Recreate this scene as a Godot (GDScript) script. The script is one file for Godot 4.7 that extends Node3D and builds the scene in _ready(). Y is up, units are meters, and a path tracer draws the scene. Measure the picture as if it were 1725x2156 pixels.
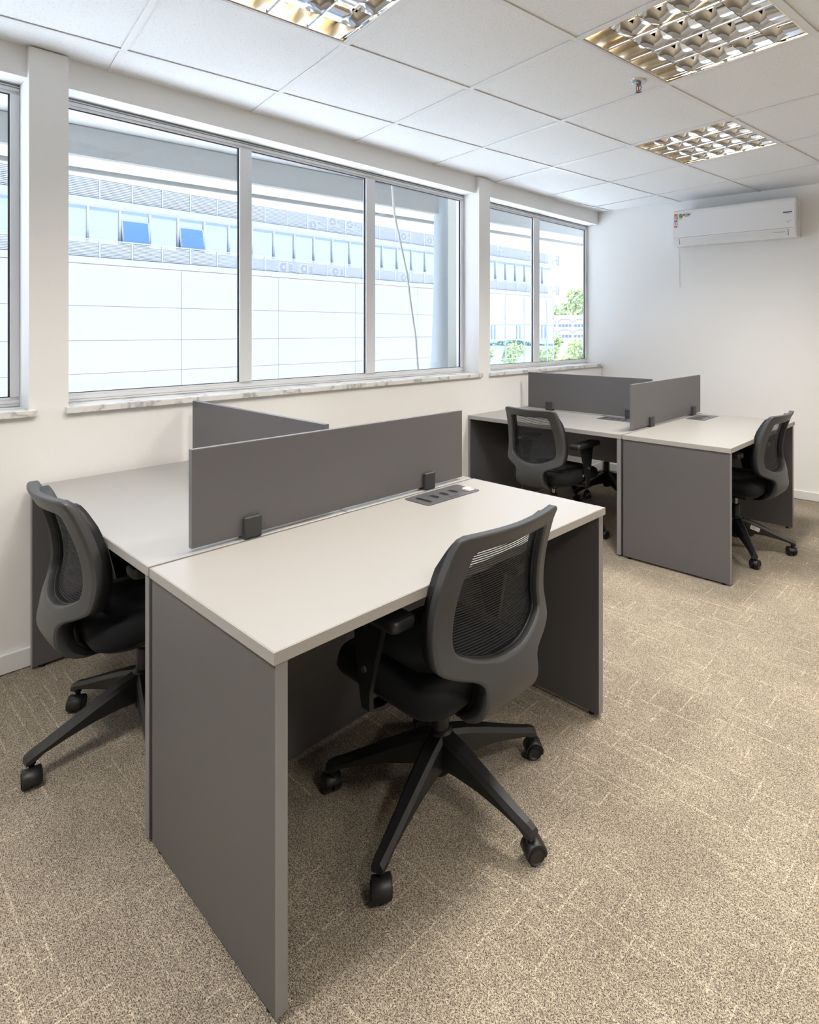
extends Node3D

const EYE := 1.289            # eye height; the eye stands over x = 0, z = 0
const CEIL := 2.386
const DESK := 0.697
const WALL := -2.85           # room face of the window wall
const GLASS := -3.02
const TILE := 0.625
const FACADE := -30.0

var M := {}
var used := {}
var rng := RandomNumberGenerator.new()


# ---------------------------------------------------------------- mesh building
class MB:
	var st := SurfaceTool.new()
	var xf := Transform3D()
	var uvs := 0.0

	func _init() -> void:
		st.begin(Mesh.PRIMITIVE_TRIANGLES)
		st.set_smooth_group(-1)

	func group(g: int) -> void:
		st.set_smooth_group(g)

	func tri(a: Vector3, b: Vector3, c: Vector3) -> void:   # counter-clockwise from outside
		for p: Vector3 in [a, c, b]:
			if uvs > 0.0:
				st.set_uv(Vector2(p.x, -p.y) * uvs)
			st.add_vertex(xf * p)

	func quad(a: Vector3, b: Vector3, c: Vector3, d: Vector3) -> void:
		tri(a, b, c)
		tri(a, c, d)

	func quad_out(a: Vector3, b: Vector3, c: Vector3, d: Vector3, inside: Vector3) -> void:
		var n := (b - a).cross(c - a) + (c - a).cross(d - a)
		if n.dot((a + b + c + d) / 4.0 - inside) >= 0.0:
			quad(a, b, c, d)
		else:
			quad(a, d, c, b)

	func tri_out(a: Vector3, b: Vector3, c: Vector3, inside: Vector3) -> void:
		if (b - a).cross(c - a).dot((a + b + c) / 3.0 - inside) >= 0.0:
			tri(a, b, c)
		else:
			tri(a, c, b)

	func box(lo: Vector3, hi: Vector3, bev := 0.0) -> void:
		var c := (lo + hi) / 2.0
		var h := (hi - lo) / 2.0
		var b := minf(bev, minf(h.x, minf(h.y, h.z)) * 0.9)
		var ax := [Vector3.RIGHT, Vector3.UP, Vector3.BACK]
		if b <= 0.0:
			for k in 3:
				var u: Vector3 = ax[(k + 1) % 3] * h
				var v: Vector3 = ax[(k + 2) % 3] * h
				for s: float in [-1.0, 1.0]:
					var w: Vector3 = c + ax[k] * h * s
					quad_out(w - u - v, w + u - v, w + u + v, w - u + v, c)
			return
		var hb := h - Vector3(b, b, b)
		for k in 3:
			var u: Vector3 = ax[(k + 1) % 3]
			var v: Vector3 = ax[(k + 2) % 3]
			for s: float in [-1.0, 1.0]:
				var w: Vector3 = c + ax[k] * h * s
				quad_out(w - u * hb - v * hb, w + u * hb - v * hb, w + u * hb + v * hb, w - u * hb + v * hb, c)
				for t: float in [-1.0, 1.0]:
					# edge between face +-ax[k] and face +-u
					var p: Vector3 = c + ax[k] * h * s + u * hb * t
					var q: Vector3 = c + ax[k] * hb * s + u * h * t
					quad_out(p - v * hb, p + v * hb, q + v * hb, q - v * hb, c)
		for sx: float in [-1.0, 1.0]:
			for sy: float in [-1.0, 1.0]:
				for sz: float in [-1.0, 1.0]:
					var s := Vector3(sx, sy, sz)
					tri_out(c + s * Vector3(h.x, hb.y, hb.z), c + s * Vector3(hb.x, h.y, hb.z), c + s * Vector3(hb.x, hb.y, h.z), c)

	func loft(loops: Array, cap := true, smooth := 1) -> void:
		var n: int = loops[0].size()
		group(smooth)
		for k in loops.size() - 1:
			var a: PackedVector3Array = loops[k]
			var b: PackedVector3Array = loops[k + 1]
			var mid := Vector3()
			for p in a:
				mid += p
			for p in b:
				mid += p
			mid /= 2.0 * n
			for i in n:
				var j := (i + 1) % n
				quad_out(a[i], a[j], b[j], b[i], mid)
		group(-1)
		if cap:
			for e: int in [0, loops.size() - 1]:
				var l: PackedVector3Array = loops[e]
				var o: PackedVector3Array = loops[1 if e == 0 else loops.size() - 2]
				var m := Vector3()
				var mo := Vector3()
				for i in n:
					m += l[i] / n
					mo += o[i] / n
				for i in n:
					var j := (i + 1) % n
					tri_out(l[i], l[j], m, mo)

	func lathe(prof: Array, n := 24, at := Vector3(), cap := true, smooth := 1) -> void:
		var loops := []
		for p: Vector2 in prof:
			var l := PackedVector3Array()
			for i in n:
				var a := TAU * i / n
				l.append(at + Vector3(cos(a) * p.x, p.y, sin(a) * p.x))
			loops.append(l)
		loft(loops, cap, smooth)

	func tube(pts: Array, r: float, n := 10) -> void:
		var loops := []
		var side := Vector3()
		for i in pts.size():
			var d: Vector3 = (pts[mini(i + 1, pts.size() - 1)] - pts[maxi(i - 1, 0)]).normalized()
			if side == Vector3():
				side = d.cross(Vector3.UP if absf(d.y) < 0.9 else Vector3.RIGHT).normalized()
			side = (side - d * side.dot(d)).normalized()
			var up := side.cross(d)
			var l := PackedVector3Array()
			for k in n:
				var a := TAU * k / n
				l.append(pts[i] + (side * cos(a) + up * sin(a)) * r)
			loops.append(l)
		loft(loops)

	func prism(poly: PackedVector2Array, z0: float, z1: float, smooth := -1) -> void:   # outline in x, y, swept along z
		var p := poly
		if Geometry2D.is_polygon_clockwise(p):
			p = p.duplicate()
			p.reverse()
		# is_polygon_clockwise counts with y down: turn to counter-clockwise with y up
		var area := 0.0
		for i in p.size():
			area += p[i].cross(p[(i + 1) % p.size()])
		if area < 0.0:
			p.reverse()
		var t := Geometry2D.triangulate_polygon(p)
		var a := minf(z0, z1)
		var b := maxf(z0, z1)
		group(-1)
		for k in range(0, t.size(), 3):
			var u := p[t[k]]
			var v := p[t[k + 1]]
			var w := p[t[k + 2]]
			if (v - u).cross(w - u) < 0.0:
				var s := v
				v = w
				w = s
			tri(Vector3(u.x, u.y, b), Vector3(v.x, v.y, b), Vector3(w.x, w.y, b))
			tri(Vector3(u.x, u.y, a), Vector3(w.x, w.y, a), Vector3(v.x, v.y, a))
		group(smooth)
		for i in p.size():
			var u := p[i]
			var v := p[(i + 1) % p.size()]
			quad(Vector3(u.x, u.y, a), Vector3(v.x, v.y, a), Vector3(v.x, v.y, b), Vector3(u.x, u.y, b))
		group(-1)

	func done() -> ArrayMesh:
		st.generate_normals()
		return st.commit()


# ---------------------------------------------------------------- node helpers
func numbered(called: String) -> String:
	used[called] = used.get(called, -1) + 1
	return called if used[called] == 0 else "%s_%03d" % [called, used[called]]


func tag(o: Node, label: String, category := "", grp := "", kind := "") -> Node:
	if label:
		o.set_meta("label", label)
	if category:
		o.set_meta("category", category)
	if grp:
		o.set_meta("group", grp)
	if kind:
		o.set_meta("kind", kind)
	return o


func thing(called: String, label := "", category := "", at := Vector3(), turn := 0.0, grp := "") -> Node3D:
	var o := Node3D.new()
	o.name = numbered(called)
	add_child(o)
	o.position = at
	o.rotation.y = turn
	tag(o, label, category, grp)
	return o


func mesh_node(called: String, mesh: Mesh, mat: Material, parent: Node = null) -> MeshInstance3D:
	var o := MeshInstance3D.new()
	o.name = called if parent else numbered(called)
	o.mesh = mesh
	o.material_override = mat
	(parent if parent else self).add_child(o, true)
	return o


func put(called: String, mb: MB, mat: Material, parent: Node = null) -> MeshInstance3D:
	return mesh_node(called, mb.done(), mat, parent)


func boxed(called: String, lo: Vector3, hi: Vector3, mat: Material, parent: Node = null, bev := 0.0) -> MeshInstance3D:
	var m := MB.new()
	m.box(lo, hi, bev)
	return put(called, m, mat, parent)


func structure(o: Node, label := "") -> Node:
	return tag(o, label, "", "", "structure")


func copy_of(o: Node3D, called: String, label: String, at: Vector3, turn: float) -> Node3D:
	var c: Node3D = o.duplicate()
	c.name = numbered(called)
	add_child(c)
	c.position = at
	c.rotation.y = turn
	c.set_meta("label", label)
	return c


func text_node(called: String, words: String, height: float, mat: Material, parent: Node, xf: Transform3D) -> MeshInstance3D:
	var f := SystemFont.new()
	f.font_names = PackedStringArray(["Droid Sans"])
	f.font_weight = 700
	var t := TextMesh.new()
	t.text = words
	t.font = f
	t.font_size = 32
	t.pixel_size = height / 23.0
	t.depth = 0.0006
	var o := mesh_node(called, t, mat, parent)
	o.transform = xf
	return o


func rounded(w: float, h: float, r: float, n := 5) -> PackedVector2Array:
	var p := PackedVector2Array()
	for q in 4:
		var c := Vector2((w / 2 - r) * (1 if q == 0 or q == 3 else -1), (h / 2 - r) * (1 if q < 2 else -1))
		for i in n + 1:
			var a := PI / 2 * (q + float(i) / n)
			p.append(c + Vector2(cos(a), sin(a)) * r)
	return p


# ---------------------------------------------------------------- materials
func plain(col: Color, rough := 0.6, metal := 0.0, spec := 0.5) -> StandardMaterial3D:
	var m := StandardMaterial3D.new()
	m.albedo_color = col
	m.roughness = rough
	m.metallic = metal
	m.metallic_specular = spec
	return m


func lin(r: float, g: float, b: float) -> Color:
	return Color(r, g, b).linear_to_srgb()


func noise_image(size: int, freq: float, sd: int, octaves := 3) -> Image:
	var n := FastNoiseLite.new()
	n.seed = sd
	n.noise_type = FastNoiseLite.TYPE_SIMPLEX_SMOOTH
	n.frequency = freq
	n.fractal_octaves = octaves
	return n.get_seamless_image(size, size)


func bump_grain(m: StandardMaterial3D, scale: float, cm: float, freq: float, sd: int) -> void:
	m.heightmap_enabled = true
	m.heightmap_texture = ImageTexture.create_from_image(noise_image(256, freq, sd))
	m.heightmap_scale = cm
	m.uv1_triplanar = true
	m.uv1_world_triplanar = true
	m.uv1_scale = Vector3.ONE * scale


func carpet_material() -> StandardMaterial3D:
	# loops: short domes of yarn, each with its own lean and tone, laid over one another
	var size := 768
	var n := 132
	var step := float(size) / n
	var top := PackedFloat32Array()
	var tone := PackedFloat32Array()
	top.resize(size * size)
	tone.resize(size * size)
	for j in n:
		for i in n:
			var block := (i / 3 + j / 2) % 2
			var lean := (0.7 if block == 0 else -0.65) + rng.randf_range(-0.45, 0.45)
			var ca := cos(lean)
			var sa := sin(lean)
			var cx := (i + 0.5 + rng.randf_range(-0.3, 0.3)) * step
			var cy := (j + 0.5 + rng.randf_range(-0.3, 0.3)) * step
			var bt := rng.randf()
			var lift := rng.randf_range(0.75, 1.0)
			for y in range(int(cy) - 5, int(cy) + 6):
				for x in range(int(cx) - 5, int(cx) + 6):
					var u := x - cx
					var v := y - cy
					var p := (u * ca + v * sa) / 5.0
					var q := (v * ca - u * sa) / 2.7
					var h := lift * (1.0 - p * p - q * q)
					if h > 0.0:
						var k := posmod(y, size) * size + posmod(x, size)
						if h > top[k]:
							top[k] = h
							tone[k] = bt
	var col := PackedByteArray()
	var hgt := PackedByteArray()
	col.resize(size * size * 3)
	hgt.resize(size * size)
	for k in size * size:
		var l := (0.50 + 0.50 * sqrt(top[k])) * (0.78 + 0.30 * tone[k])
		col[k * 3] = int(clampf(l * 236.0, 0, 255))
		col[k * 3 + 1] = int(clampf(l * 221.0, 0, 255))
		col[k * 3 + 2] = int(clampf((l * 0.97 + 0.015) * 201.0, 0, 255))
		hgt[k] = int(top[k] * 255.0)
	var m := StandardMaterial3D.new()
	m.albedo_texture = ImageTexture.create_from_image(Image.create_from_data(size, size, false, Image.FORMAT_RGB8, col))
	m.heightmap_enabled = true
	m.heightmap_texture = ImageTexture.create_from_image(Image.create_from_data(size, size, false, Image.FORMAT_L8, hgt))
	m.heightmap_scale = 0.13
	m.roughness = 0.95
	m.metallic_specular = 0.15
	m.uv1_scale = Vector3(1.0 / 0.40, 1.0 / 0.40, 1)
	# woven pattern: long thin light lines one way, short ones the other, over soft cloudiness
	var ds := 1024
	var d := Image.create(ds, ds, false, Image.FORMAT_RGB8)
	var cloud := noise_image(ds, 0.006, 11, 4)
	for y in ds:
		for x in ds:
			var c := 0.79 + 0.10 * cloud.get_pixel(x, y).r
			d.set_pixel(x, y, Color(c, c, c))
	for i in 620:
		var along := rng.randf() < 0.55
		var len := rng.randi_range(30, 130) if along else rng.randi_range(12, 60)
		var x0 := rng.randi_range(0, ds - 1)
		var y0 := rng.randi_range(0, 63) * 16 + rng.randi_range(0, 3)
		if not along:
			x0 = rng.randi_range(0, 127) * 8
		var lift := rng.randf_range(0.10, 0.27)
		for j in len:
			if rng.randf() < 0.12:
				continue
			for w in (1 + i % 2 if along else 2):
				var px := posmod(x0 + (j if along else w), ds)
				var py := posmod(y0 + (w if along else j), ds)
				var c := d.get_pixel(px, py).r + lift * rng.randf_range(0.6, 1.0)
				c = minf(c, 1.0)
				d.set_pixel(px, py, Color(c, c, c))
	m.detail_enabled = true
	m.detail_blend_mode = BaseMaterial3D.BLEND_MODE_MUL
	m.detail_uv_layer = BaseMaterial3D.DETAIL_UV_2
	m.detail_albedo = ImageTexture.create_from_image(d)
	m.uv2_scale = Vector3(1.0 / 2.2, 1.0 / 2.2, 1)
	return m


func tile_material() -> StandardMaterial3D:
	var size := 1024
	var img := Image.create(size, size, false, Image.FORMAT_RGB8)
	img.fill(Color(0.905, 0.91, 0.915))
	var grain := noise_image(size, 0.12, 3, 3)
	for y in size:
		for x in size:
			var c := 0.915 + 0.045 * grain.get_pixel(x, y).r
			img.set_pixel(x, y, Color(c - 0.006, c, c + 0.006))
	for i in 5200:
		var x := rng.randi_range(0, size - 1)
		var y := rng.randi_range(0, size - 1)
		var c := rng.randf_range(0.5, 0.8)
		for j in rng.randi_range(1, 4):
			img.set_pixel(posmod(x, size), posmod(y, size), Color(c, c, c))
			x += rng.randi_range(-1, 1)
			y += rng.randi_range(-1, 1)
	var m := plain(Color(1, 1, 1), 0.9, 0.0, 0.2)
	m.albedo_texture = ImageTexture.create_from_image(img)
	m.uv1_triplanar = true
	m.uv1_scale = Vector3.ONE / 0.9
	return m


func weave_material() -> StandardMaterial3D:
	# chair netting: horizontal threads with gaps between them
	var img := Image.create(32, 32, false, Image.FORMAT_RGBA8)
	for y in 32:
		for x in 32:
			var a := 0.18
			if y % 16 < 9:
				a = 1.0
			elif x % 16 < 2:
				a = 0.6
			img.set_pixel(x, y, Color(0.13, 0.135, 0.15, a))
	var m := plain(Color(1, 1, 1), 0.7)
	m.albedo_texture = ImageTexture.create_from_image(img)
	m.transparency = BaseMaterial3D.TRANSPARENCY_ALPHA
	m.cull_mode = BaseMaterial3D.CULL_DISABLED
	return m


func marble_material() -> StandardMaterial3D:
	var size := 512
	var img := Image.create(size, size, false, Image.FORMAT_RGB8)
	var a := noise_image(size, 0.008, 21, 5)
	for y in size:
		for x in size:
			var v := absf(a.get_pixel(x, y).r - 0.5) * 2.0
			var c := 0.90 - 0.22 * pow(clampf(1.0 - v * 4.0, 0.0, 1.0), 2.0)
			img.set_pixel(x, y, Color(c, c * 0.995, c * 0.985))
	var m := plain(Color(1, 1, 1), 0.35)
	m.albedo_texture = ImageTexture.create_from_image(img)
	m.uv1_triplanar = true
	m.uv1_world_triplanar = true
	m.uv1_scale = Vector3.ONE * 0.9
	return m


func make_materials() -> void:
	M.wall = plain(lin(0.87, 0.865, 0.855), 0.75, 0.0, 0.3)
	bump_grain(M.wall, 1.5, 0.08, 0.03, 7)
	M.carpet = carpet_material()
	M.tile = tile_material()
	M.tee = plain(lin(0.80, 0.80, 0.80), 0.45)
	M.trim = plain(lin(0.82, 0.82, 0.81), 0.5)
	M.marble = marble_material()
	M.alu = plain(lin(0.76, 0.77, 0.79), 0.4, 0.0)
	M.gasket = plain(lin(0.012, 0.013, 0.016), 0.5)
	M.track = plain(lin(0.20, 0.21, 0.22), 0.5)
	M.glass = plain(Color(0.9, 0.95, 0.95, 0.04), 0.0)
	M.glass.transparency = BaseMaterial3D.TRANSPARENCY_ALPHA
	M.top = plain(lin(0.335, 0.326, 0.313), 0.32, 0.0, 0.55)
	bump_grain(M.top, 6.0, 0.004, 0.08, 9)
	M.edge = plain(lin(0.37, 0.355, 0.335), 0.45)
	M.board = plain(lin(0.118, 0.112, 0.115), 0.42, 0.0, 0.5)
	bump_grain(M.board, 5.0, 0.012, 0.12, 12)
	M.board_edge = plain(lin(0.24, 0.235, 0.235), 0.45)
	M.screen_edge = plain(lin(0.17, 0.17, 0.18), 0.4)
	M.clip = plain(lin(0.035, 0.035, 0.038), 0.5)
	M.plate = plain(lin(0.13, 0.13, 0.145), 0.35, 0.4)
	M.black = plain(lin(0.006, 0.006, 0.006), 0.5)
	M.nylon = plain(lin(0.011, 0.011, 0.012), 0.42)
	M.frame = plain(lin(0.050, 0.0505, 0.052), 0.42, 0.0, 0.5)
	bump_grain(M.frame, 9.0, 0.006, 0.2, 14)
	M.pad = plain(lin(0.02, 0.02, 0.022), 0.4)
	M.fabric = plain(lin(0.010, 0.0105, 0.012), 0.9, 0.0, 0.3)
	M.fabric.rim_enabled = true
	M.fabric.rim = 0.3
	M.weave = weave_material()
	M.chrome = plain(lin(0.25, 0.25, 0.26), 0.25, 0.8)
	M.bright_chrome = plain(lin(0.6, 0.6, 0.6), 0.12, 1.0)
	M.mirror = plain(lin(0.86, 0.86, 0.86), 0.07, 1.0)
	M.tube_tinted_mirror = plain(lin(0.80, 0.70, 0.52), 0.22, 1.0)  # gold tint paints in the warm tubes mirrored by the end plates
	M.enamel = plain(lin(0.75, 0.75, 0.74), 0.4)
	M.tube = plain(Color(1, 1, 1), 0.4)
	M.tube.emission_enabled = true
	M.tube.emission = Color(1.0, 0.87, 0.70)
	M.tube.emission_energy_multiplier = 8.0
	M.white = plain(lin(0.80, 0.80, 0.81), 0.18, 0.0, 0.5)
	M.white_matt = plain(lin(0.74, 0.74, 0.75), 0.5)
	M.case = plain(lin(0.62, 0.62, 0.62), 0.5)
	M.grey_line = plain(lin(0.10, 0.10, 0.11), 0.5)
	M.paper = plain(lin(0.78, 0.78, 0.76), 0.6)
	M.ink = plain(lin(0.03, 0.03, 0.04), 0.7)
	M.pale_ink = plain(lin(0.22, 0.22, 0.22), 0.7)
	M.orange = plain(lin(0.80, 0.20, 0.06), 0.5)
	M.navy = plain(lin(0.03, 0.05, 0.20), 0.5)
	M.green = plain(lin(0.06, 0.20, 0.05), 0.5)
	M.yellow = plain(lin(0.62, 0.62, 0.08), 0.5)
	M.red = plain(lin(0.5, 0.03, 0.03), 0.2)
	M.ivory = plain(lin(0.75, 0.72, 0.62), 0.4)
	# outdoors
	M.concrete = plain(lin(0.22, 0.218, 0.21), 0.9, 0.0, 0.2)
	bump_grain(M.concrete, 0.7, 0.3, 0.05, 31)
	M.bridge = plain(lin(0.42, 0.44, 0.46), 0.9)  # concrete paled and blued, distance haze put into the colour
	M.eave = plain(lin(0.42, 0.415, 0.405), 0.85, 0.0, 0.2)
	M.beam = plain(lin(0.36, 0.357, 0.345), 0.9, 0.0, 0.2)
	bump_grain(M.beam, 0.7, 0.3, 0.05, 31)
	M.white_house = plain(lin(0.62, 0.62, 0.61), 0.85, 0.0, 0.2)
	M.render = plain(lin(0.38, 0.366, 0.345), 0.85, 0.0, 0.2)
	M.slat = plain(lin(0.40, 0.40, 0.405), 0.6)
	M.pane = plain(lin(0.58, 0.645, 0.68), 0.03, 0.9)
	M.sash_pane = plain(lin(0.30, 0.44, 0.66), 0.03, 0.9)  # bluer than the fixed panes: reflection of higher sky put into the colour
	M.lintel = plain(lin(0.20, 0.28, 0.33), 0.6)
	M.mirror_pane = plain(lin(0.72, 0.80, 0.86), 0.01, 1.0)
	M.pipe = plain(lin(0.30, 0.34, 0.365), 0.5)
	M.cream = plain(lin(0.36, 0.35, 0.30), 0.8)
	M.cable = plain(lin(0.42, 0.42, 0.38), 0.6)
	M.leaf = plain(lin(0.34, 0.40, 0.20), 0.7)
	M.leaf.backlight_enabled = true
	M.leaf.backlight = Color(0.35, 0.4, 0.1)
	M.leaf.cull_mode = BaseMaterial3D.CULL_DISABLED
	M.leaf_dark = plain(lin(0.14, 0.22, 0.16), 0.7)
	M.leaf_dark.cull_mode = BaseMaterial3D.CULL_DISABLED
	M.bark = plain(lin(0.12, 0.09, 0.06), 0.9)
	M.ground = plain(lin(0.61, 0.61, 0.60), 0.95, 0.0, 0.1)
	M.water = plain(lin(0.16, 0.24, 0.30), 0.18)
	bump_grain(M.water, 0.03, 30.0, 0.06, 41)
	M.fan = plain(lin(0.03, 0.035, 0.05), 0.6)
	M.dark_pane = plain(lin(0.10, 0.14, 0.20), 0.1)


# ---------------------------------------------------------------- setting
func far_z(x: float) -> float:
	return -4.86 - 0.078 * (x - WALL)


func build_setting() -> void:
	# floor: slab below, carpet on top
	var f := structure(thing("floor", "beige loop pile carpet with fine broken light lines")) as Node3D
	var st := SurfaceTool.new()
	st.begin(Mesh.PRIMITIVE_TRIANGLES)
	var c := [Vector3(WALL, 0, 2.2), Vector3(3.4, 0, 2.2), Vector3(3.4, 0, far_z(3.4)), Vector3(WALL, 0, far_z(WALL))]
	for i: int in [0, 2, 1, 0, 3, 2]:
		var p: Vector3 = c[i]
		st.set_uv(Vector2(p.x, p.z))
		st.set_uv2(Vector2(p.x, p.z))
		st.set_normal(Vector3.UP)
		st.add_vertex(p)
	st.generate_tangents()
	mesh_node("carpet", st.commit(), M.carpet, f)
	boxed("slab", Vector3(-3.15, -0.25, -5.9), Vector3(3.7, -0.002, 2.5), M.concrete, f)

	# window wall: parapet, two columns, lintel beams
	var w := structure(thing("wall_left", "white wall with columns between three window bays")) as Node3D
	boxed("parapet", Vector3(-3.075, 0, -4.846), Vector3(WALL, 0.955, 2.2), M.wall, w)
	boxed("column", Vector3(-3.075, 0.955, -0.70), Vector3(WALL, 2.385, -0.572), M.wall, w)
	boxed("column", Vector3(-3.075, 0.955, -3.277), Vector3(WALL, 2.385, -3.158), M.wall, w)
	boxed("lintel", Vector3(-3.075, 2.272, -0.572), Vector3(-2.885, 2.56, 2.2), M.wall, w)
	boxed("lintel", Vector3(-3.075, 2.272, -3.158), Vector3(-2.885, 2.56, -0.70), M.wall, w)
	boxed("lintel", Vector3(-3.075, 2.272, -4.846), Vector3(-2.885, 2.56, -3.277), M.wall, w)
	boxed("column_head", Vector3(-3.075, 2.385, -0.70), Vector3(-2.885, 2.56, -0.572), M.wall, w)
	boxed("column_head", Vector3(-3.075, 2.385, -3.277), Vector3(-2.885, 2.56, -3.158), M.wall, w)
	var wf := structure(thing("wall_far", "plain white wall carrying the split air conditioner")) as Node3D
	var m := MB.new()
	m.xf = Transform3D(Basis(Vector3.RIGHT, Vector3.FORWARD, Vector3.UP), Vector3())   # outline y -> -z, sweep -> y
	m.prism(PackedVector2Array([Vector2(-3.031, -far_z(-3.031)), Vector2(3.4, -far_z(3.4)), Vector2(3.7, -far_z(3.4) + 0.3), Vector2(-3.031, -far_z(-2.85) + 0.16)]), 0.0, 2.56)
	put("plaster", m, M.wall, wf)
	structure(boxed("wall_right", Vector3(3.4, 0, -5.75), Vector3(3.7, 2.56, 2.5), M.wall), "plain white side wall out of the frame")
	structure(boxed("wall_back", Vector3(-3.075, 0, 2.2), Vector3(3.4, 2.56, 2.5), M.wall), "plain white wall behind the viewpoint")

	# skirting
	var b := MB.new()
	b.box(Vector3(WALL, 0.002, -4.84), Vector3(WALL + 0.014, 0.075, 2.195), 0.003)
	structure(put("baseboard_left", b, M.trim), "low white skirting board under the windows")
	b = MB.new()
	b.xf = Transform3D(Basis(Vector3.UP, atan(0.078)), Vector3(WALL, 0, far_z(WALL)))
	b.box(Vector3(0.016, 0.002, 0.0), Vector3(6.2, 0.068, 0.014), 0.003)
	structure(put("baseboard_far", b, M.trim), "low white skirting board along the far wall")

	# ceiling: a grid turned against the walls
	var ceil := structure(thing("ceiling", "suspended ceiling of square speckled mineral tiles in white tees")) as Node3D
	boxed("slab", Vector3(-3.075, 2.56, -5.75), Vector3(3.7, 2.72, 2.5), M.concrete, ceil)
	var turn := Basis(Vector3.UP, -0.1223)
	var grid := Transform3D(turn, Vector3(-2.6275, CEIL, -0.8258))
	var inv := grid.affine_inverse()
	var room := PackedVector2Array()
	for p: Vector3 in [Vector3(-2.884, 0, 2.199), Vector3(3.399, 0, 2.199), Vector3(3.399, 0, far_z(3.4)), Vector3(-2.884, 0, far_z(-2.884) + 0.002)]:
		var q := inv * (p + Vector3(0, CEIL, 0))
		room.append(Vector2(q.x, q.z))
	var flat := Transform3D(Basis(Vector3.RIGHT, Vector3.BACK, Vector3.DOWN), Vector3())   # outline (x, z), sweep down
	for a in range(-2, 11):
		for k in range(-6, 9):
			if lamp_cells().has(Vector2i(a, k)):
				continue
			var g := 0.002
			var cell := PackedVector2Array([Vector2(a * TILE + g, -k * TILE - g), Vector2((a + 1) * TILE - g, -k * TILE - g), Vector2((a + 1) * TILE - g, -(k + 1) * TILE + g), Vector2(a * TILE + g, -(k + 1) * TILE + g)])
			for piece: PackedVector2Array in Geometry2D.intersect_polygons(cell, room):
				if absf(area(piece)) < 0.002:
					continue
				var t := MB.new()
				t.xf = flat
				t.prism(piece, -0.02, -0.005)
				var o := put("ceiling_tile", t, M.tile, ceil)
				o.transform = grid
	for a in range(-2, 12):
		tee(ceil, grid, room, Vector2(a * TILE - 0.0115, -9 * TILE), Vector2(a * TILE + 0.0115, 6 * TILE), true)
	for k in range(-6, 10):
		for a in range(-2, 11):
			tee(ceil, grid, room, Vector2(a * TILE + 0.0125, -k * TILE - 0.0115), Vector2((a + 1) * TILE - 0.0125, -k * TILE + 0.0115), false)


func area(p: PackedVector2Array) -> float:
	var s := 0.0
	for i in p.size():
		s += p[i].cross(p[(i + 1) % p.size()])
	return s / 2.0


func tee(ceil: Node3D, grid: Transform3D, room: PackedVector2Array, lo: Vector2, hi: Vector2, runner: bool) -> void:
	for piece: PackedVector2Array in Geometry2D.intersect_polygons(PackedVector2Array([lo, Vector2(hi.x, lo.y), hi, Vector2(lo.x, hi.y)]), room):
		if absf(area(piece)) < 0.0008:
			continue
		var t := MB.new()
		t.xf = Transform3D(Basis(Vector3.RIGHT, Vector3.BACK, Vector3.DOWN), Vector3())
		t.prism(piece, -0.0035, 0.0)
		var o := put("main_runner" if runner else "cross_tee", t, M.tee, ceil)
		o.transform = grid


func lamp_cells() -> Array:
	return [Vector2i(1, 0), Vector2i(2, 2), Vector2i(1, 4), Vector2i(2, -2), Vector2i(5, 0), Vector2i(6, 2), Vector2i(5, 4)]  # last cells hold lights added out of frame to brighten the room


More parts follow.
